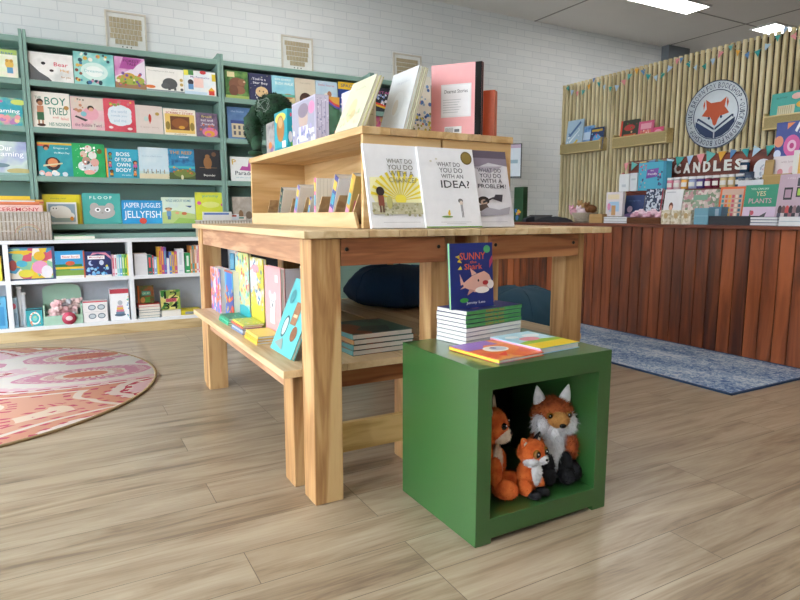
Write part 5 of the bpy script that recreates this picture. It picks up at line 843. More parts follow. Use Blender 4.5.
# small fox
r = empty('fox_plush', (1.312, 1.462, ZF), (0, 0, .2)); r.scale = (1.08,)*3; tag(r, 'smallest fox plush, bright orange with round black eyes, in the middle of the green cube', 'plush toy', 'fox plush toys in the green cube')
fz('body', r, [((0, .012, .058), (.036, .034, .05), ORB)], 800, .005, 21, .001); fz('chest_fur', r, [((.004, -.016, .07), (.022, .014, .036), WHF)], 400, .006, 22, .001)
fz('head', r, [((0, 0, .135), (.047, .041, .039), ORB)], 1200, .005, 23, .001)
fz('cheek_fur', r, [((-.018, -.014, .117), (.028, .026, .019), WHF), ((.018, -.014, .117), (.028, .026, .019), WHF), ((.004, -.036, .12), (.018, .016, .012), WHF)], 400, .005, 24, .001)
b_ = MB(); b_.ell((.005, -.053, .124), (.005, .004, .004), EYE, 10, 8); b_.build('nose', r)
eyes(r, [(-.018, -.034, .141), (.022, -.034, .141)], .0105, GLD)
for s in (-1, 1):
    cone_ear('ear', r, (s*.03, .006, .163), (s*.044, .004, .188), .016, .006, ORB if s < 0 else BLK, CRM)
    fz('paw', r, [((s*.021, -.03, .013), (.018, .024, .0125), BLK)], 250, .004, 30+s, .001); fz('haunch', r, [((s*.03, .0, .03), (.018, .026, .027), ORB)], 300, .004, 34+s, .001)
# left fox, turned to the right
r = empty('fox_plush', (1.20, 1.535, ZF), (0, 0, .75)); r.scale = (1.1,)*3; tag(r, 'middle sized fox plush half hidden by the left edge of the green cube opening', 'plush toy', 'fox plush toys in the green cube')
fz('body', r, [((0, .02, .09), (.05, .045, .075), ORB)], 900, .005, 41, .001); fz('chest_fur', r, [((0, -.018, .1), (.032, .018, .058), CRM)], 500, .005, 42, .001)
fz('head', r, [((0, 0, .212), (.056, .05, .055), ORB)], 1300, .005, 43, .001); fz('muzzle', r, [((0, -.026, .187), (.042, .034, .026), CRM)], 600, .004, 44, .001)
b_ = MB(); b_.ell((0, -.061, .196), (.008, .005, .006), EYE, 10, 8); b_.build('nose', r); eyes(r, [(-.027, -.04, .222), (.027, -.04, .222)], .011)
for s in (-1, 1):
    cone_ear('ear', r, (s*.03, .0, .252), (s*.04, .0, .295), .018, .007, CRM, CRM)
    fz('leg', r, [((s*.035, -.05, .032), (.024, .04, .03), ORB)], 450, .005, 46+s, .001)
    fz('arm', r, [((s*.04, -.02, .085), (.018, .022, .045), ORB)], 400, .005, 50+s, .001)

# ================================================================ BATTEN WALL: LEDGES, SIGN, BUNTING
LED = wood('#a8915c', '#c6b07a', '#d6c492', 'y', sc=9, knots=False, name='ledge_pine')
def ledge(ya, yb_, label):   # ya far, yb_ near
    r = empty('book_ledge', (XS, yb_, 1.73)); tag(r, label, 'wall shelf', 'small pine book ledges on the batten screen'); L_ = ya-yb_
    MB().box(-.095, -.0005, 0, L_, 0, .012, LED).build('shelf_board', r, .001)
    f = MB(); f.box(-.107, -.0955, 0, L_, 0, .012, LED).box(-.107, -.0955, 0, L_, .105, .117, LED).box(-.107, -.0955, 0, .012, .012, .105, LED).box(-.107, -.0955, L_-.012, L_, .012, .105, LED); f.build('front_rail', r, .001)
    MB().box(-.102, -.098, .0125, L_-.0125, .0125, .1045, pm('#a8976a', .9, amt=.35, sc=220)).build('woven_insert', r)
    for y in (0, L_-.012): MB().box(-.095, -.0005, y, y+.012, .0125, .145, LED).build('end_block', r, .001)
ledge(5.73, 5.09, 'pine ledge of blue books, far left end of the batten screen'); ledge(4.92, 4.22, 'pine ledge of red and pink books left of the round fox sign'); ledge(3.25, 2.55, 'pine ledge with a turquoise book right of the round fox sign')
ZL = 1.7425; xl = XS-.088
def LB(p0, p1, pt, cover, art, label, dx=0, **k): return B('x', xl+dx, p0, p1, pt, ZL, t=.012, lean=.12, cover=cover, art=art, label=label, **k)
LB(565, 581, 120, '#a9c4d8', [('p', [(.1, .05), (.7, .4), (.75, .34), (.18, 0)], '#e0c23a'), ('p', [(.1, .5), (.8, .95), (.85, .88), (.2, .45)], '#4f6fa0'), ('p', [(.2, .35), (.8, .7), (.8, .66), (.25, .3)], '#e6eef4'), D_(12, 4, .1, .1, .9, .9, .04, ['#5f86b8', '#dfe8f0'])], 'pale blue book with a yellow pencil stripe on the far left ledge')
LB(580, 592, 126, wc(['#4f8fd0', '#8fb8e0', '#3f78b8'], 10), [R_(.1, .45, .9, .75, '#c3d8ec'), E_(.5, .25, .25, .12, '#e6eef6')], 'mid blue book in the middle of the far left ledge', dx=.02)
LB(589, 602, 127.5, '#27406e', [E_(.5, .45, .3, .25, '#4fa0d8'), D_(16, 3, .1, .1, .9, .9, .04, ['#e0a03a', '#8fc0e0', '#d94a4a']), R_(.1, .82, .9, .92, '#c9a83a')], 'navy book with bright dots at the right of the far left ledge')
LB(619, 637, 120, '#3a3f35', [R_(0, 0, .1, 1, '#d94f3a'), E_(.5, .7, .3, .12, '#b53a3a'), R_(.2, .1, .9, .45, '#c95f3c'), D_(16, 5, .15, .1, .9, .9, .04, ['#d9b08a', '#8a2f2f', '#4f7a3a'])], 'black and red book on the middle ledge')
LB(637, 652, 121, '#cf5a7f', [R_(.15, .1, .85, .6, '#d97a6a'), R_(.15, .65, .85, .9, '#e3a3b4'), D_(10, 5, .2, .1, .8, .6, .05, ['#f0d0c8', '#a03a5a'])], 'pink book in the middle of the middle ledge')
LB(652, 662, 127, '#d9507a', [E_(.5, .7, .35, .15, '#e8a0b4'), E_(.6, .2, .2, .12, '#4fa04a')], 'small magenta book at the right of the middle ledge')
LB(769, 812, 91, '#3fa49a', [R_(.18, .06, .58, .62, '#cfc8a8'), *[R_(.2+.05*i, .08, .215+.05*i, .6, '#a89c7a') for i in range(7)], E_(.6, .85, .12, .09, '#e3b8b0'), E_(.75, .6, .14, .1, '#d9a83a'), T('SLOTHS', .25, .85, .25, .05, '#23635c')], 'turquoise book with a striped beige block on the ledge right of the sign')
# round sign
c = at(716.3, 112, 'x', XS-.02); r = empty('round_sign', (XS-.001, c.y+.01, 1.945), (0, 0, -PI/2)); tag(r, 'round white fox and book sign with navy lettering on the batten screen', 'sign')
RS = .315; navy = pm('#22365c', .5); wht = pm('#d3dbe2', .5)
def disc(mb, R, y, m, n=64, cx=0, cz=0): mb.add([(cx+R*math.cos(2*PI*i/n), y, cz+R*math.sin(2*PI*i/n)) for i in range(n)], [tuple(range(n))], m)
q = MB(); q.lathe([(0, 0), (RS, 0), (RS, .018), (0, .018)], wht, 64, M=Matrix.Rotation(PI/2, 4, 'X')); q.build('board', r)
q = MB()
def ring(mb, R1, R2, y, m, n=64): mb.add([(R*math.cos(2*PI*i/n), y, R*math.sin(2*PI*i/n)) for R in (R1, R2) for i in range(n)], [(i, (i+1) % n, n+(i+1) % n, n+i) for i in range(n)], m)
ring(q, RS-.009, RS, -.0188, navy); ring(q, .222, .230, -.0188, navy); q.build('navy_rings', r)
q = MB(); txt = 'QUICK BROWN FOX BOOKSHOP \u2022 QUICK BROWN FOX BOOKSHOP \u2022 '
wid = {' ': .45, '\u2022': .5, 'I': .4, 'W': 1.2, 'Q': 1.05, 'O': 1.05, 'N': 1.0, 'H': 1.0, 'P': .85, 'F': .8, 'S': .85, 'B': .92, 'R': .92, 'K': .92, 'X': .92, 'C': .95, 'U': .95}
tot = sum(wid.get(ch, .9) for ch in txt); ang = math.radians(196)
for ch in txt:
    wa = wid.get(ch, .9)/tot*2*PI; m_ = ang-wa/2
    if ch != ' ':
        Rm = .2665; hh = .05 if ch != '\u2022' else .014; ww = wa*Rm*.72 if ch != '\u2022' else .014
        put_text(q, ch, Rm*math.cos(m_), Rm*math.sin(m_), ww, hh, navy, -.019, m_-PI/2)
    ang -= wa
q.build('lettering', r)
q = MB(); og = pm('#c4552f', .5); y = -.0192
P_ = [(-.105, .15), (-.08, .145), (-.05, .115), (.05, .115), (.08, .145), (.105, .15), (.1, .1), (.095, .06), (.135, .0), (.06, -.03), (.03, -.045), (.015, -.085), (0, -.1), (-.015, -.085), (-.03, -.045), (-.06, -.03), (-.135, .0), (-.095, .06), (-.1, .1)]
# build the fox face from convex pieces
for pts in ([(-.105, .15), (-.05, .112), (-.09, .05)], [(.105, .15), (.05, .112), (.09, .05)], [(-.06, .112), (.06, .112), (.095, .055), (.03, -.05), (-.03, -.05), (-.095, .055)], [(-.095, .06), (-.14, .0), (-.05, -.02)], [(.095, .06), (.14, .0), (.05, -.02)], [(-.035, -.03), (.035, -.03), (.018, -.09), (0, -.105), (-.018, -.09)]):
    q.add([(a, y, b_) for a, b_ in pts], [tuple(range(len(pts)))], og); y -= .0001
q.add([(-.13, y, .1), (-.115, y, .145), (-.108, y, .1), (-.12, y, .05)], [(0, 1, 2, 3)], og); q.add([(.13, y, .1), (.115, y, .145), (.108, y, .1), (.12, y, .05)], [(0, 1, 2, 3)], og)
q.build('fox_face', r)
q = MB(); y = -.0205
for s in (-1, 1): disc(q, .013, y, navy, 12, s*.062, -.028)
for s in (-1, 1):
    for k, o in ((0, 0), (1, .03)): pass
    q.add([(s*.004, y, -.125), (s*.17, y, -.015), (s*.17, y, -.035), (s*.004, y, -.145)], [(0, 1, 2, 3)], navy)
    q.add([(s*.006, y-.0002, -.165), (s*.2, y-.0002, -.045), (s*.2, y-.0002, -.09), (s*.15, y-.0002, -.16), (s*.08, y-.0002, -.205), (s*.006, y-.0002, -.221)], [(0, 1, 2, 3, 4, 5)], navy)
    q.add([(s*.17, y, -.015), (s*.185, y, -.02), (s*.185, y, -.05), (s*.17, y, -.035)], [(0, 1, 2, 3)], navy)
q.build('open_book', r)

# bunting strung over the battens
BC = ['#3a9a92', '#a9c4e0', '#d98a90', '#5fa8a4', '#d9a03a', '#5a86b8', '#2f9a9c', '#b0cce0']
def bunting(pts, x, sz, label, off=0):
    P3 = [at(a, b_, 'x', x) for a, b_ in pts]; r = empty('bunting', P3[0]); tag(r, label, 'bunting'); o = P3[0]
    q = MB(); q.tube([p-o for p in P3], .002, pm('#c9bfa4'), 5); q.build('string', r)
    acc = 0; k = off; step = sz*(1.75 if sz < .07 else 1.25); nxt = step*.3; R = random.Random(off+2)
    for a, b_ in zip(P3, P3[1:]):
        L_ = (b_-a).length
        while nxt < acc+L_:
            p = a+(b_-a)*((nxt-acc)/L_)-o; cc = BC[k % len(BC)]; k += 1; d = (b_-a).normalized(); s = sz*R.uniform(.85, 1.1); tw = R.uniform(-.5, .5)
            e = MB(); e.prism([(-s/2, 0), (s/2, 0), (tw*s*.4, -s*1.1)], -.0008, .0008, pm(cc, .7)); ob = e.build('pennant', r); ob.location = p; ob.rotation_euler = (0, R.uniform(-.5, .5), -PI/2+R.uniform(-.25, .25)); nxt += step
        acc += L_
bunting([(566, 86), (575, 92), (584, 90), (590, 83), (594, 78), (600, 83), (608, 87), (616, 86), (626, 78), (634, 70), (640, 67), (646, 73), (653, 76), (661, 75), (668, 69), (676, 60), (680, 56)], XS-.03, .055, 'string of small felt pennants along the far left half of the batten screen top')
bunting([(680, 56), (686, 61), (694, 66), (702, 66), (710, 61), (718, 54), (726, 48), (731, 45), (738, 50), (746, 53), (754, 52), (764, 47), (774, 39), (783, 30), (786, 26), (793, 34), (803, 40)], XS-.03, .055, 'string of small felt pennants above the round fox sign and to the right', 5)

# ================================================================ ON THE COUNTER
ZK = .9255
# dark red two-step stand with back board
X1, X2 = 4.47, 4.63; yA = at(626, 190, 'x', X1).y; yN = 2.0
r = empty('display_stand', (X1, yN, ZK)); tag(r, 'dark red two-tier display stand along the counter with a scalloped back board', 'display stand'); L_ = yA-yN; RED = wood('#4a1f16', '#65291c', '#7a3826', 'y', knots=False, name='stand_wood')
MB().box(0, X2-X1, 0, L_, .262, .282, RED).build('upper_shelf', r, .001); MB().box(.005, .02, 0, L_, .0005, .261, RED).build('riser_board', r)
MB().box(X2-X1, X2-X1+.015, .35, L_+.12, .0005, .56, RED).build('back_board', r, .002)
for y in (0, L_-.015): MB().box(.021, X2-X1-.001, y, y+.015, .0005, .261, RED).build('end_panel', r)
ZU = ZK+.2825
# CANDLES letters on the back board
tx = X2-.002; y0 = at(673, 170, 'x', tx).y; y1 = at(745, 162, 'x', tx).y
r = empty('candles_sign', (tx, y0, 1.345), (0, 0, -PI/2)); tag(r, 'white cut-out letters spelling CANDLES on the dark back board', 'lettering'); n = 7
for i, ch in enumerate('CANDLES'):
    vs, fs, asp = textmesh(ch, .035); w = (y0-y1)/n*.68; h = .085; xx = (y0-y1)*(i+.5)/n; m_ = pm('#dcdcd8', .6); b_ = MB(); N = len(vs)
    V = [((u-.5)*w, 0, v*h) for u, v in vs]; b_.add(V, fs, m_).add([(a, -.006, c_) for a, _, c_ in V], fs, m_)
    ob = b_.build('letter', r); ob.location = (xx, 0, .0)
# pennants on the back board
pts = [(624, 165), (636, 164), (652, 161), (668, 161), (676, 158), (688, 157), (700, 155), (712, 153), (724, 152), (737, 150), (752, 149), (765, 147), (778, 145)]
bunting([(624, 163)]+[(p, q-1) for p, q in pts[1:]], tx-.012, .075, 'row of larger triangular pennants above the CANDLES letters', 2)
def yx(px, x, py=190): return at(px, py, 'x', x).y
def cbox(name, p0, p1, pt, x, z0, dep, col, art, label, cat, group=None):
    a, w, h = slot('x', x, p0, p1, pt, z0); r = empty(name, (x, a.y, z0), (0, 0, -PI/2)); tag(r, label, cat, group)
    MB().box(0, w, 0, dep, .0005, h, pm(col, .5) if isinstance(col, str) else col).build('carton', r, .001); mt, mp = MB(), MB(); draw(mt, mp, art, w, h, 0)
    if mp.v: mp.build('printed_front', r)
    if mt.v: mt.build('lettering', r)
    return r
# lower tier, leaning books
GC = 'books propped on the lower tier of the counter'
def CB(p0, p1, pt, cover, art, label, x=4.40, **k): return B('x', x, p0, p1, pt, k.pop('z', ZK), t=.014, lean=.13, cover=cover, art=art, label=label, group=k.pop('group', GC), **k)
CB(623, 642, 195.5, '#2f3f6a', [R_(0, 0, 1, .3, '#a58fc0'), ('p', [(0, .3), (.5, .4), (1, .28), (1, 0)], '#8a6fa8'), E_(.3, .5, .14, .12, '#cfb8cf'), T('the night sea', .5, .8, .6, .06, '#6a80a8')], 'navy book with a lilac moonlit sea on the counter')
CB(643, 660, 189, wc(['#2a3550', '#b9c3d2', '#2f3c5a', '#c9d0da'], 60, 'v', 2), [R_(.93, 0, 1, 1, '#a02f3f')], 'navy book covered in a small white pattern on the counter')
CB(662, 680, 189.5, '#e0dfe2', [E_(.42, .5, .12, .12, '#6a3a2a'), E_(.42, .46, .09, .08, '#d9a890'), R_(.32, .2, .52, .38, '#b0404c'), R_(.1, .9, .6, .93, '#b8b8c0')], 'white book with a small girl in red on the counter')
CB(680.5, 716, 190, wc(['#c9b8b0', '#8fa08a', '#d9c9c4', '#b98a90', '#7a8a70'], 40, 'v', 5), [R_(.3, .7, .7, .85, '#7aa08a')], 'floral patterned gift book on the counter')
CB(717, 741.5, 187, '#d9693a', [R_(.08, .06, .95, .94, '#c9a898'), *[R_(.12+.14*(i % 6), .1+.12*(i//6), .22+.14*(i % 6), .18+.12*(i//6), ['#3f8f98', '#d9693a', '#e3b04a', '#c9586a', '#e0d0c0', '#2f6f8a'][(i*7) % 6]) for i in range(36)]], 'orange book with a grid of small pictures on the counter')
CB(742, 774.5, 185, '#d4bcd4', [R_(0, .45, 1, 1, '#2f8f72'), T('YOU CAN SAY', .45, .9, .55, .05, '#cfe3d6'), T('YES', .5, .78, .3, .12, '#d9c8a0'), T('PLANTS', .5, .6, .7, .12, '#cfa0b0'), R_(.23, .2, .28, .36, '#3f7f5a'), E_(.3, .3, .06, .06, '#c9586a'), ('p', [(.5, .2), (.75, .32), (.7, .18)], '#4a4a50'), T('gardening', .2, .06, .3, .04, '#8a7a9a')], 'green and lilac book about plants on the counter')
CB(775, 806, 174, '#b9a0b0', [T('A WALL OF LOVE', .55, .92, .6, .04, '#d8c8d0'), R_(.2, .5, .48, .74, '#23232a'), R_(.24, .54, .44, .7, '#a8889a'), R_(.6, .55, .85, .74, '#23232a'), R_(.64, .58, .81, .71, '#9fc04a'), R_(.6, .76, .85, .92, '#3a3a42'), *[E_(.15+.12*i, .3, .07, .09, ['#3a2a30', '#6a4a4a', '#c04a4a', '#2a2a34', '#8a6a70', '#3f3f4a'][i % 6]) for i in range(7)], *[R_(.08+.12*i, .06, .2+.12*i, .24, ['#4a4a5a', '#c9b8bc', '#3a3a44', '#8f5f6a', '#2f2f3a', '#b0a0a8'][i % 6]) for i in range(7)]], 'large mauve book with framed portraits and a row of people, right end of the counter', x=4.33)
cbox('greeting_card', 606, 622.5, 192, 4.30, ZK+.06, .03, '#d8cfd4', [R_(.2, .2, .8, .6, '#9fc0dc'), R_(.1, .7, .8, .9, '#e0d0b0'), R_(.35, .05, .6, .45, '#c99a6a'), E_(.2, .4, .1, .15, '#d98ab0')], 'pastel boxed card set standing on the white notebooks', 'gift box')
def flat(name, p0, p1, z0, z1, x, dep, cols, n, label, grp, cat='book'):
    a = at(p0, 218, 'x', x).y; b_ = at(p1, 218, 'x', x).y; t = (z1-z0)/n
    for i in range(n):
        r = empty(name, (x+.002*(i % 2), a-.001*(i % 2), z0+t*i), (0, 0, -PI/2)); tag(r, label % ord_(n)[i] if '%' in label else label, cat, grp); w = a-b_
        c_ = MB(); m_ = pm(cols[i % len(cols)]); c_.box(0, w, 0, dep, .0004, .0024, m_).box(0, w, 0, dep, t-.0026, t-.0004, m_); c_.build('cover', r); MB().box(.002, w-.002, .002, dep-.002, .0026, t-.0028, pm('#dfe0e2', .8)).build('page_block', r)
flat('notebook', 602, 627, ZK, ZK+.058, 4.26, .16, ['#2f4a5a', '#d9dcdf'], 3, 'white edged notebook %s the pile at the left of the counter', 'notebooks piled on the counter')
flat('paperback', 750, 777, ZK, ZK+.06, 4.24, .14, ['#3a4a6a', '#4a5a7a'], 3, 'white edged paperback %s the pile below the plants book', 'paperbacks piled below the plants book')
flat('hardback', 778.5, 812, ZK, ZK+.062, 4.2, .12, ['#a9b8c6', '#c9d0d6'], 2, 'pale hardback %s the pile at the right end of the counter', 'hardbacks piled at the right end of the counter')
cbox('kraft_box', 589, 602, 214, 4.24, ZK, .1, '#b08d5a', [R_(0, .55, 1, .58, '#96743f')], 'small kraft cardboard box beside the plush basket', 'box')
cbox('display_plinth', 707, 750, 216, 4.26, ZK, .1, '#23262f', [R_(0, .9, 1, 1, '#33363f')], 'low black plinth below the orange book', 'plinth')
cbox('gift_box', 694, 708, 208, 4.25, ZK, .1, '#6fa0b4', [R_(0, .5, 1, .55, '#8fb8c8')], 'light blue gift box on the counter, left of the pair', 'gift box')
cbox('gift_box', 708.5, 721, 207, 4.33, ZK, .1, '#56809a', [R_(.2, .5, .8, .9, '#a9bcc9')], 'darker blue gift box on the counter, right of the pair', 'gift box')
# patterned cards
for i in range(3):
    cbox('card_pack', 661+10*i, 670.5+10*i, 210, 4.22+.004*i, ZK, .08, wc(['#d8cfbc', '#c9bfa6', '#b8a88a', '#e3dccf'], 60, 'v', i), [E_(.5, .6, .2, .2, '#b89a6a')], ['cream patterned card pack, leftmost of the three on the counter', 'cream patterned card pack, middle of the three on the counter', 'cream patterned card pack, rightmost of the three on the counter'][i], 'card pack', 'cream card packs on the counter')
# wicker tray with pink soaps
ya, yn = yx(627, 4.24, 218), yx(660, 4.24, 218); r = empty('wicker_tray', (4.24, yn, ZK)); tag(r, 'brown wicker tray of pink wrapped soaps on the counter', 'tray'); wk = pm('#6f4226', .8, amt=.4, sc=120)
q = MB(); q.box(0, .006, 0, ya-yn, .0005, .05, wk).box(.094, .1, 0, ya-yn, .0005, .05, wk).box(.006, .094, 0, .006, .0005, .05, wk).box(.006, .094, ya-yn-.006, ya-yn, .0005, .05, wk).box(.006, .094, .006, ya-yn-.006, .0005, .006, wk); q.build('tray', r)
q = MB()
for z in (.012, .024, .036, .05): q.tube([(-.003, 0, z), (-.003, ya-yn, z)], .003, wk, 5)
q.build('weave', r)
R = random.Random(6)
for i in range(14):
    rr = empty('wrapped_soap', (4.262+.05*(i % 2), yn+.03+(ya-yn-.06)*i/13, ZK+.065+.012*(i % 3))); rr.scale = (1.35, 1.35, 1.5); tag(rr, 'small pink wrapped soap heaped in the wicker tray', 'soap', 'pink wrapped soaps in the wicker tray'); q = MB(); m_ = pm(['#d9a9bc', '#cf98ae', '#e0bccb'][i % 3], .6); q.ell((0, 0, 0), (.022, .024, .016), m_, 10, 8, noise=.12, seed=i); q.build('wrapper', rr); q = MB(); q.ell((0, -.0, .015), (.009, .009, .008), pm('#e9d0da', .6), 8, 6, noise=.3, seed=i); q.build('twist', rr)
# white basket with plush
cb_ = at(585, 214, 'x', 4.36); r = empty('white_basket', (4.36, cb_.y, ZK)); tag(r, 'round whitish basket of small plush toys on the counter', 'basket'); bm_ = pm('#b8ad9c', .8, amt=.3, sc=110)
q = MB(); q.lathe([(0, .0005), (.085, .0005), (.12, .09), (.125, .095), (.112, .09), (.08, .012), (0, .012)], bm_, 28); q.build('bowl', r)
q = MB()
for z in (.02, .04, .06, .08): R0 = .086+.037*z/.09; q.tube([(R0*math.cos(2*PI*i/28), R0*math.sin(2*PI*i/28), z) for i in range(29)], .0035, bm_, 5)
q.build('weave', r)
for i, (dx, dy, dz, s, cc, lb_) in enumerate(((-.04, .09, .105, .05, '#d9a3b4', 'pink and white plush at the left of the counter basket'), (-.055, -.02, .1, .05, '#dcc6cf', 'pale pink plush at the front of the counter basket'), (.0, .02, .14, .06, '#b08a5c', 'tan plush on top of the counter basket'), (-.02, -.09, .125, .055, '#7a4e2a', 'brown plush at the right of the counter basket'))):
    rr = empty('plush_toy', (4.36+dx, cb_.y+dy, ZK+dz)); tag(rr, lb_, 'plush toy'); fm_ = pm(cc, .9, amt=.2); q = MB(); q.ell((0, 0, 0), (s, s*.95, s*.75), fm_, 16, 10, noise=.06, seed=i); tuft(q, (0, 0, 0), (s, s*.95, s*.75), 300, fm_, .008, .002, i); q.build('body', rr)
    q = MB(); q.ell((-.03, .02, s*.6), (s*.5, s*.5, s*.45), fm_, 12, 8); q.build('head', rr)
    for sg in (-1, 1): q = MB(); q.ell((-.03, .02+sg*.02, s*1.0), (.007, .012, .014), fm_, 8, 6); q.build('ear', rr)
# upper tier
CU = 4.50
a_ = at(624, 188, 'x', CU)
r = empty('succulent_pot', (4.53, yx(624, 4.53, 178), ZU)); tag(r, 'little potted plant with a pink flower at the left end of the upper tier', 'potted plant')
q = MB(); q.lathe([(0, .0005), (.022, .0005), (.03, .13), (0, .13)], pm('#8f9f96', .6), 16); q.build('pot', r)
q = MB(); R = random.Random(2)
for i in range(14): a = i*2.4; q.ell((.018*math.cos(a), .018*math.sin(a), .14+.004*(i % 3)), (.01, .01, .014), pm('#2f5a4a', .6), 8, 6)
q.build('leaves', r); q = MB(); q.ell((-.012, 0, .158), (.014, .014, .012), pm('#c96a6a', .6), 10, 8); q.build('flower', r)
cbox('white_carton', 619, 629, 174, 4.48, ZU, .06, '#d8dbde', [R_(.3, .25, .7, .4, '#b8c0c8')], 'white carton at the left end of the upper tier', 'box'); cbox('white_carton', 630, 637, 173, 4.485, ZU, .06, '#cfd3d8', [R_(.2, .6, .8, .7, '#b0b8c0')], 'narrow white carton beside the teal game box', 'box')
cbox('party_game_box', 638.5, 666, 162, 4.475, ZU, .07, '#4aa4c0', [('p', [(.28, .42), (.7, .48), (.74, .78), (.32, .74)], '#7a4a9c'), T('friendly', .51, .57, .34, .1, '#f2f2f6'), T('the', .5, .7, .12, .05, '#e8e0f0'), D_(16, 4, .06, .12, .3, .92, .025, ['#3a3f6a', '#c95a7a', '#d9a08a']), D_(12, 7, .72, .12, .86, .92, .03, ['#3a3f6a', '#d97a8a', '#4a5a8a']), R_(.9, 0, 1, 1, '#3a86a6')], 'teal party game box with a purple tag on the upper tier', 'game box')
jars = [(666.5, 673, '#cf7f95', 'rose pink'), (673.5, 680.5, '#d3b3bb', 'dusty pink'), (681, 688, '#d9a050', 'yellow and pink'), (688.5, 696, '#9fa6cc', 'lavender blue'), (696.5, 704, '#5a4a8c', 'violet'), (704.5, 711.5, '#7a2f48', 'plum'), (712, 719, '#6a2338', 'dark red'), (719.5, 727, '#cbb68c', 'cream'), (727.5, 734.5, '#c6ae80', 'beige'), (735, 743, '#2f4a68', 'navy')]
def jar(x, y, z, R0, h, col, label):
    r = empty('candle_jar', (x, y, z)); tag(r, label, 'candle jar', 'glass candle jars with white lids'); q = MB(); q.lathe([(0, .0005), (R0*.92, .0005), (R0, .005), (R0, h*.74), (R0*.86, h*.79), (0, h*.79)], pm(col, .15), 20); q.build('jar', r)
    q = MB(); q.lathe([(0, h*.7905), (R0*.98, h*.7905), (R0*.98, h), (0, h)], pm('#dcdcde', .4), 20); q.build('lid', r)
    q = MB(); n = 10; q.add([((R0+.0008)*math.cos(PI*.7+PI*.6*i/n), (R0+.0008)*math.sin(PI*.7+PI*.6*i/n), zz_) for zz_ in (h*.2, h*.55) for i in range(n+1)], [(i, i+1, i+n+2, i+n+1) for i in range(n)], pm('#d8d4d0', .6)); q.build('paper_label', r)
for i, (p0, p1, cc, nm) in enumerate(jars):
    ya = yx(p0, 4.51, 182); yb2 = yx(p1, 4.51, 182); rr = (ya-yb2)/2*.97; jar(4.52, (ya+yb2)/2, ZU, rr, .098, cc, '%s candle jar in the row on the upper tier' % nm)
ya = yx(741, 4.55, 165); yb2 = yx(749, 4.55, 165)
cbox('upturned_crate', 738, 752, 172, 4.535, ZU, .07, '#2b3a52', [R_(.1, .2, .9, .8, '#3a4a66')], 'dark blue box under the single navy candle on the upper tier', 'box')
zt_ = at(745, 172, 'x', 4.535).z; jar(4.57, yx(745, 4.57, 165), zt_+.002, .033, .09, '#2a4662', 'navy candle jar standing alone above the end of the jar row')
r = cbox('stone_tray', 738, 763, 180, 4.475, ZU, .05, '#cfd1d8', [R_(0, .0, 1, .2, '#b0b4c0')], 'white tray of small grey stones on the upper tier', 'tray')
R = random.Random(8); ya = yx(738, 4.5, 180); yb2 = yx(763, 4.5, 180); zt_ = at(750, 180, 'x', 4.475).z
for i in range(12):
    q = MB(); q.ell((0, 0, 0), (.011, .013, .009), pm(['#7f848c', '#c3c6cc', '#5a5f68'][i % 3], .6), 10, 7, noise=.15, seed=i); o = q.build('stone'); o.location = (4.49+.02*(i % 2), ya-.02+(yb2-ya+.04)*i/11, zt_+.0085); tag(o, 'small grey pebble on the white tray', 'stone', 'pebbles on the white tray')
r = empty('arched_card', (4.56, yx(754, 4.56, 165), ZU), (0, 0, -PI/2)); tag(r, 'white arch topped card with pink print on the upper tier', 'card'); w = yx(754, 4.56, 165)-yx(772, 4.56, 165); hh = .2
q = MB(); pts = [(0, .0005), (w, .0005), (w, hh-w/2)]+[(w/2+w/2*math.cos(PI*i/10), hh-w/2+w/2*math.sin(PI*i/10)) for i in range(1, 10)]+[(0, hh-w/2)]; q.prism(pts, 0, .004, pm('#d6d8de')); fixn(q.build('card', r))
q = MB(); draw(q, q, [D_(12, 3, .3, .4, .7, .8, .05, ['#c9a0b0', '#a0a8b8'])], w, hh, 0); q.build('print', r)
cbox('kraft_tray', 762, 790, 174, 4.48, ZU, .06, '#a5884f', [R_(0, .85, 1, .9, '#b89c66')], 'kraft tray of greeting cards at the right of the upper tier', 'tray')
zt_ = ZU
B('x', 4.55, 771, 795, 156, zt_, t=.006, lean=.1, cover='#d9cdd0', art=[E_(.35, .45, .12, .12, '#c9808a'), E_(.6, .2, .25, .14, '#a04a3c'), T('with love', .6, .8, .5, .08, '#b09aa0'), E_(.8, .5, .1, .14, '#d8b0b8')], label='white floral greeting card standing in the kraft tray', name='greeting_card', cat='card')
B('x', 4.52, 763, 772, 160, zt_, t=.006, lean=.1, cover='#9a7c48', art=[R_(.1, .1, .9, .9, '#a88a54')], label='kraft brown card at the left of the kraft tray', name='greeting_card', cat='card')
B('x', 4.50, 792, 806, 150, zt_, t=.012, lean=.05, cover='#d9d6d2', art=[R_(.4, 0, 1, .9, '#e0a84a')], label='white and amber card at the right edge of the upper tier', name='greeting_card', cat='card')
B('x', 4.6, 774, 812, 121, zt_, t=.014, lean=.02, cover='#3a4a90', art=[E_(.45, .62, .22, .17, '#cf5a9c'), E_(.45, .62, .12, .09, '#e3b8cf'), E_(.45, .62, .06, .045, '#b53a7a'), E_(.1, .7, .12, .09, '#d98a6a'), E_(.08, .5, .1, .07, '#c9d0e8'), ('p', [(.5, .85), (.6, .98), (.66, .96), (.56, .82)], '#e6e4ea'), ('p', [(.62, .82), (.8, .98), (.84, .93), (.66, .78)], '#e6e4ea'), ('p', [(.3, .88), (.5, .98), (.3, .98)], '#e08a5a'), E_(.9, .5, .14, .12, '#cf5a9c'), R_(0, 0, 1, .36, '#cfc8cc'), R_(0, .34, .6, .44, '#d9643a')], label='large deep blue floral book standing behind the kraft tray', name='picture_book')
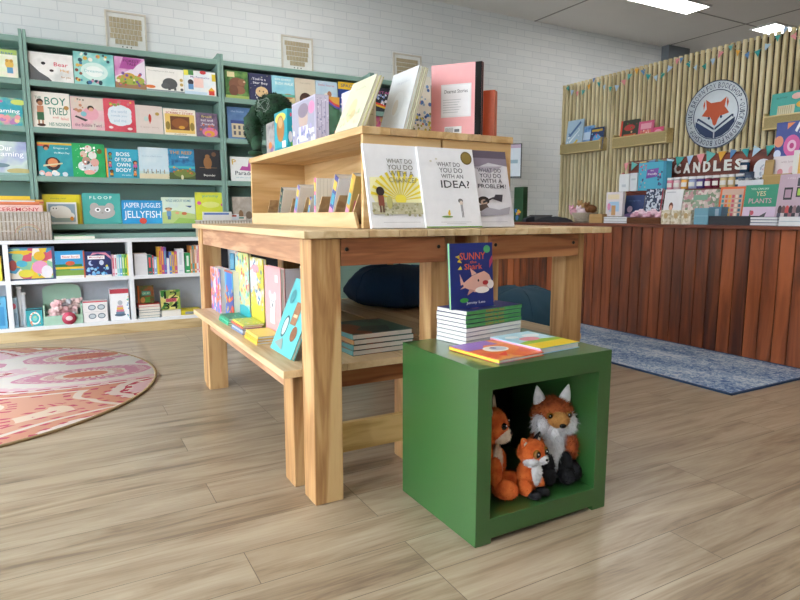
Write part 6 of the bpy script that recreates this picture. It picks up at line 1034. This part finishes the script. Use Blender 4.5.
# till, laptop and bits at the far end
ya, yn = yx(507, 4.3, 212), yx(577, 4.3, 212)
r = empty('laptop', (4.3, 4.97, ZK)); tag(r, 'dark laptop lying open at the far end of the counter', 'laptop')
MB().box(0, .26, 0, .36, .0005, .018, pm('#16181f', .35)).build('base', r, .003); q = MB(); [q.box(.03+.02*i, .046+.02*i, .02+.024*j, .04+.024*j, .0182, .0205, pm('#2a2d36', .5)) for i in range(6) for j in range(13)]; q.build('keys', r); q = MB(); q.box(0, .008, 0, .36, 0, .1, pm('#1b1e26', .3)); o = q.build('screen', r, .002); o.location = (.262, 0, .019); o.rotation_euler = (0, 1.0, 0)
r = empty('folded_cloth', (4.32, 4.54, ZK)); tag(r, 'dark blue black folded bag lying beside the laptop', 'bag'); q = MB(); seg = 30; vs = []; 
for i in range(9):
    for j in range(13):
        x_, y_ = i/8, j/12; e_ = (math.sin(PI*x_)*math.sin(PI*y_))**.35; vs.append((.24*x_, .4*y_, .001+.045*e_*(1+.3*math.sin(9*x_+5*y_))))
q.add(vs, [(i*13+j, (i+1)*13+j, (i+1)*13+j+1, i*13+j+1) for i in range(8) for j in range(12)], pm('#181d2a', .7), None, True); q.box(.003, .237, .003, .397, .0005, .0012, pm('#181d2a', .7)); q.build('folds', r)
# monitor
r = empty('till_screen', (4.40, 5.42, ZK), (0, 0, -.9)); tag(r, 'upright black edged till screen beyond the riser', 'screen')
zt0, zt1 = .475, .85
MB().box(-.14, .14, 0, .02, zt0, zt1, pm('#14161c', .3)).build('housing', r, .004); MB().box(-.13, .13, -.0012, 0, zt0+.02, zt1-.012, pm('#b9c3cc', .3)).build('display', r)
q = MB(); q.box(-.13, .13, -.0018, -.0013, zt1-.05, zt1-.012, pm('#a58fa8', .4)).box(-.1, .1, -.0018, -.0013, zt0+.16, zt0+.2, pm('#7f9aa8', .4)); q.build('display_picture', r)
MB().box(-.015, .015, .021, .035, .012, zt1-.08, pm('#14161c', .4)).build('stand', r); MB().box(-.08, .08, -.03, .1, .0005, .0115, pm('#14161c', .4)).build('foot', r, .002)
cbox('green_display_box', 514, 523, 187, 4.2, ZK, .06, '#24452c', [D_(8, 3, .2, .05, .9, .4, .12, ['#c9403a', '#3f6fb0', '#e0b23a'])], 'dark green box with bright spots at its foot behind the problem book', 'box')
r = empty('card_reader', (4.2, yx(522, 4.2, 214)-.06, ZK)); tag(r, 'small dark card reader on the counter right of the problem book', 'card reader'); q = MB(); q.prism([(0, .0005), (.12, .0005), (.12, .055), (.08, .06), (0, .03)], 0, .075, pm('#252a34', .4)); fixn(q.build('body', r, .003)); q = MB(); [q.box(.02+.02*i, .032+.02*i, .01+.02*j, .024+.02*j, .04+.008*i, .046+.008*i, pm('#4a505c')) for i in range(2) for j in range(3)]; q.build('keys', r)

# ================================================================ OUTPUT
vs_ = S.view_settings; vs_.view_transform = 'Standard'; vs_.look = 'None'; vs_.gamma = 1; vs_.exposure = 0.58
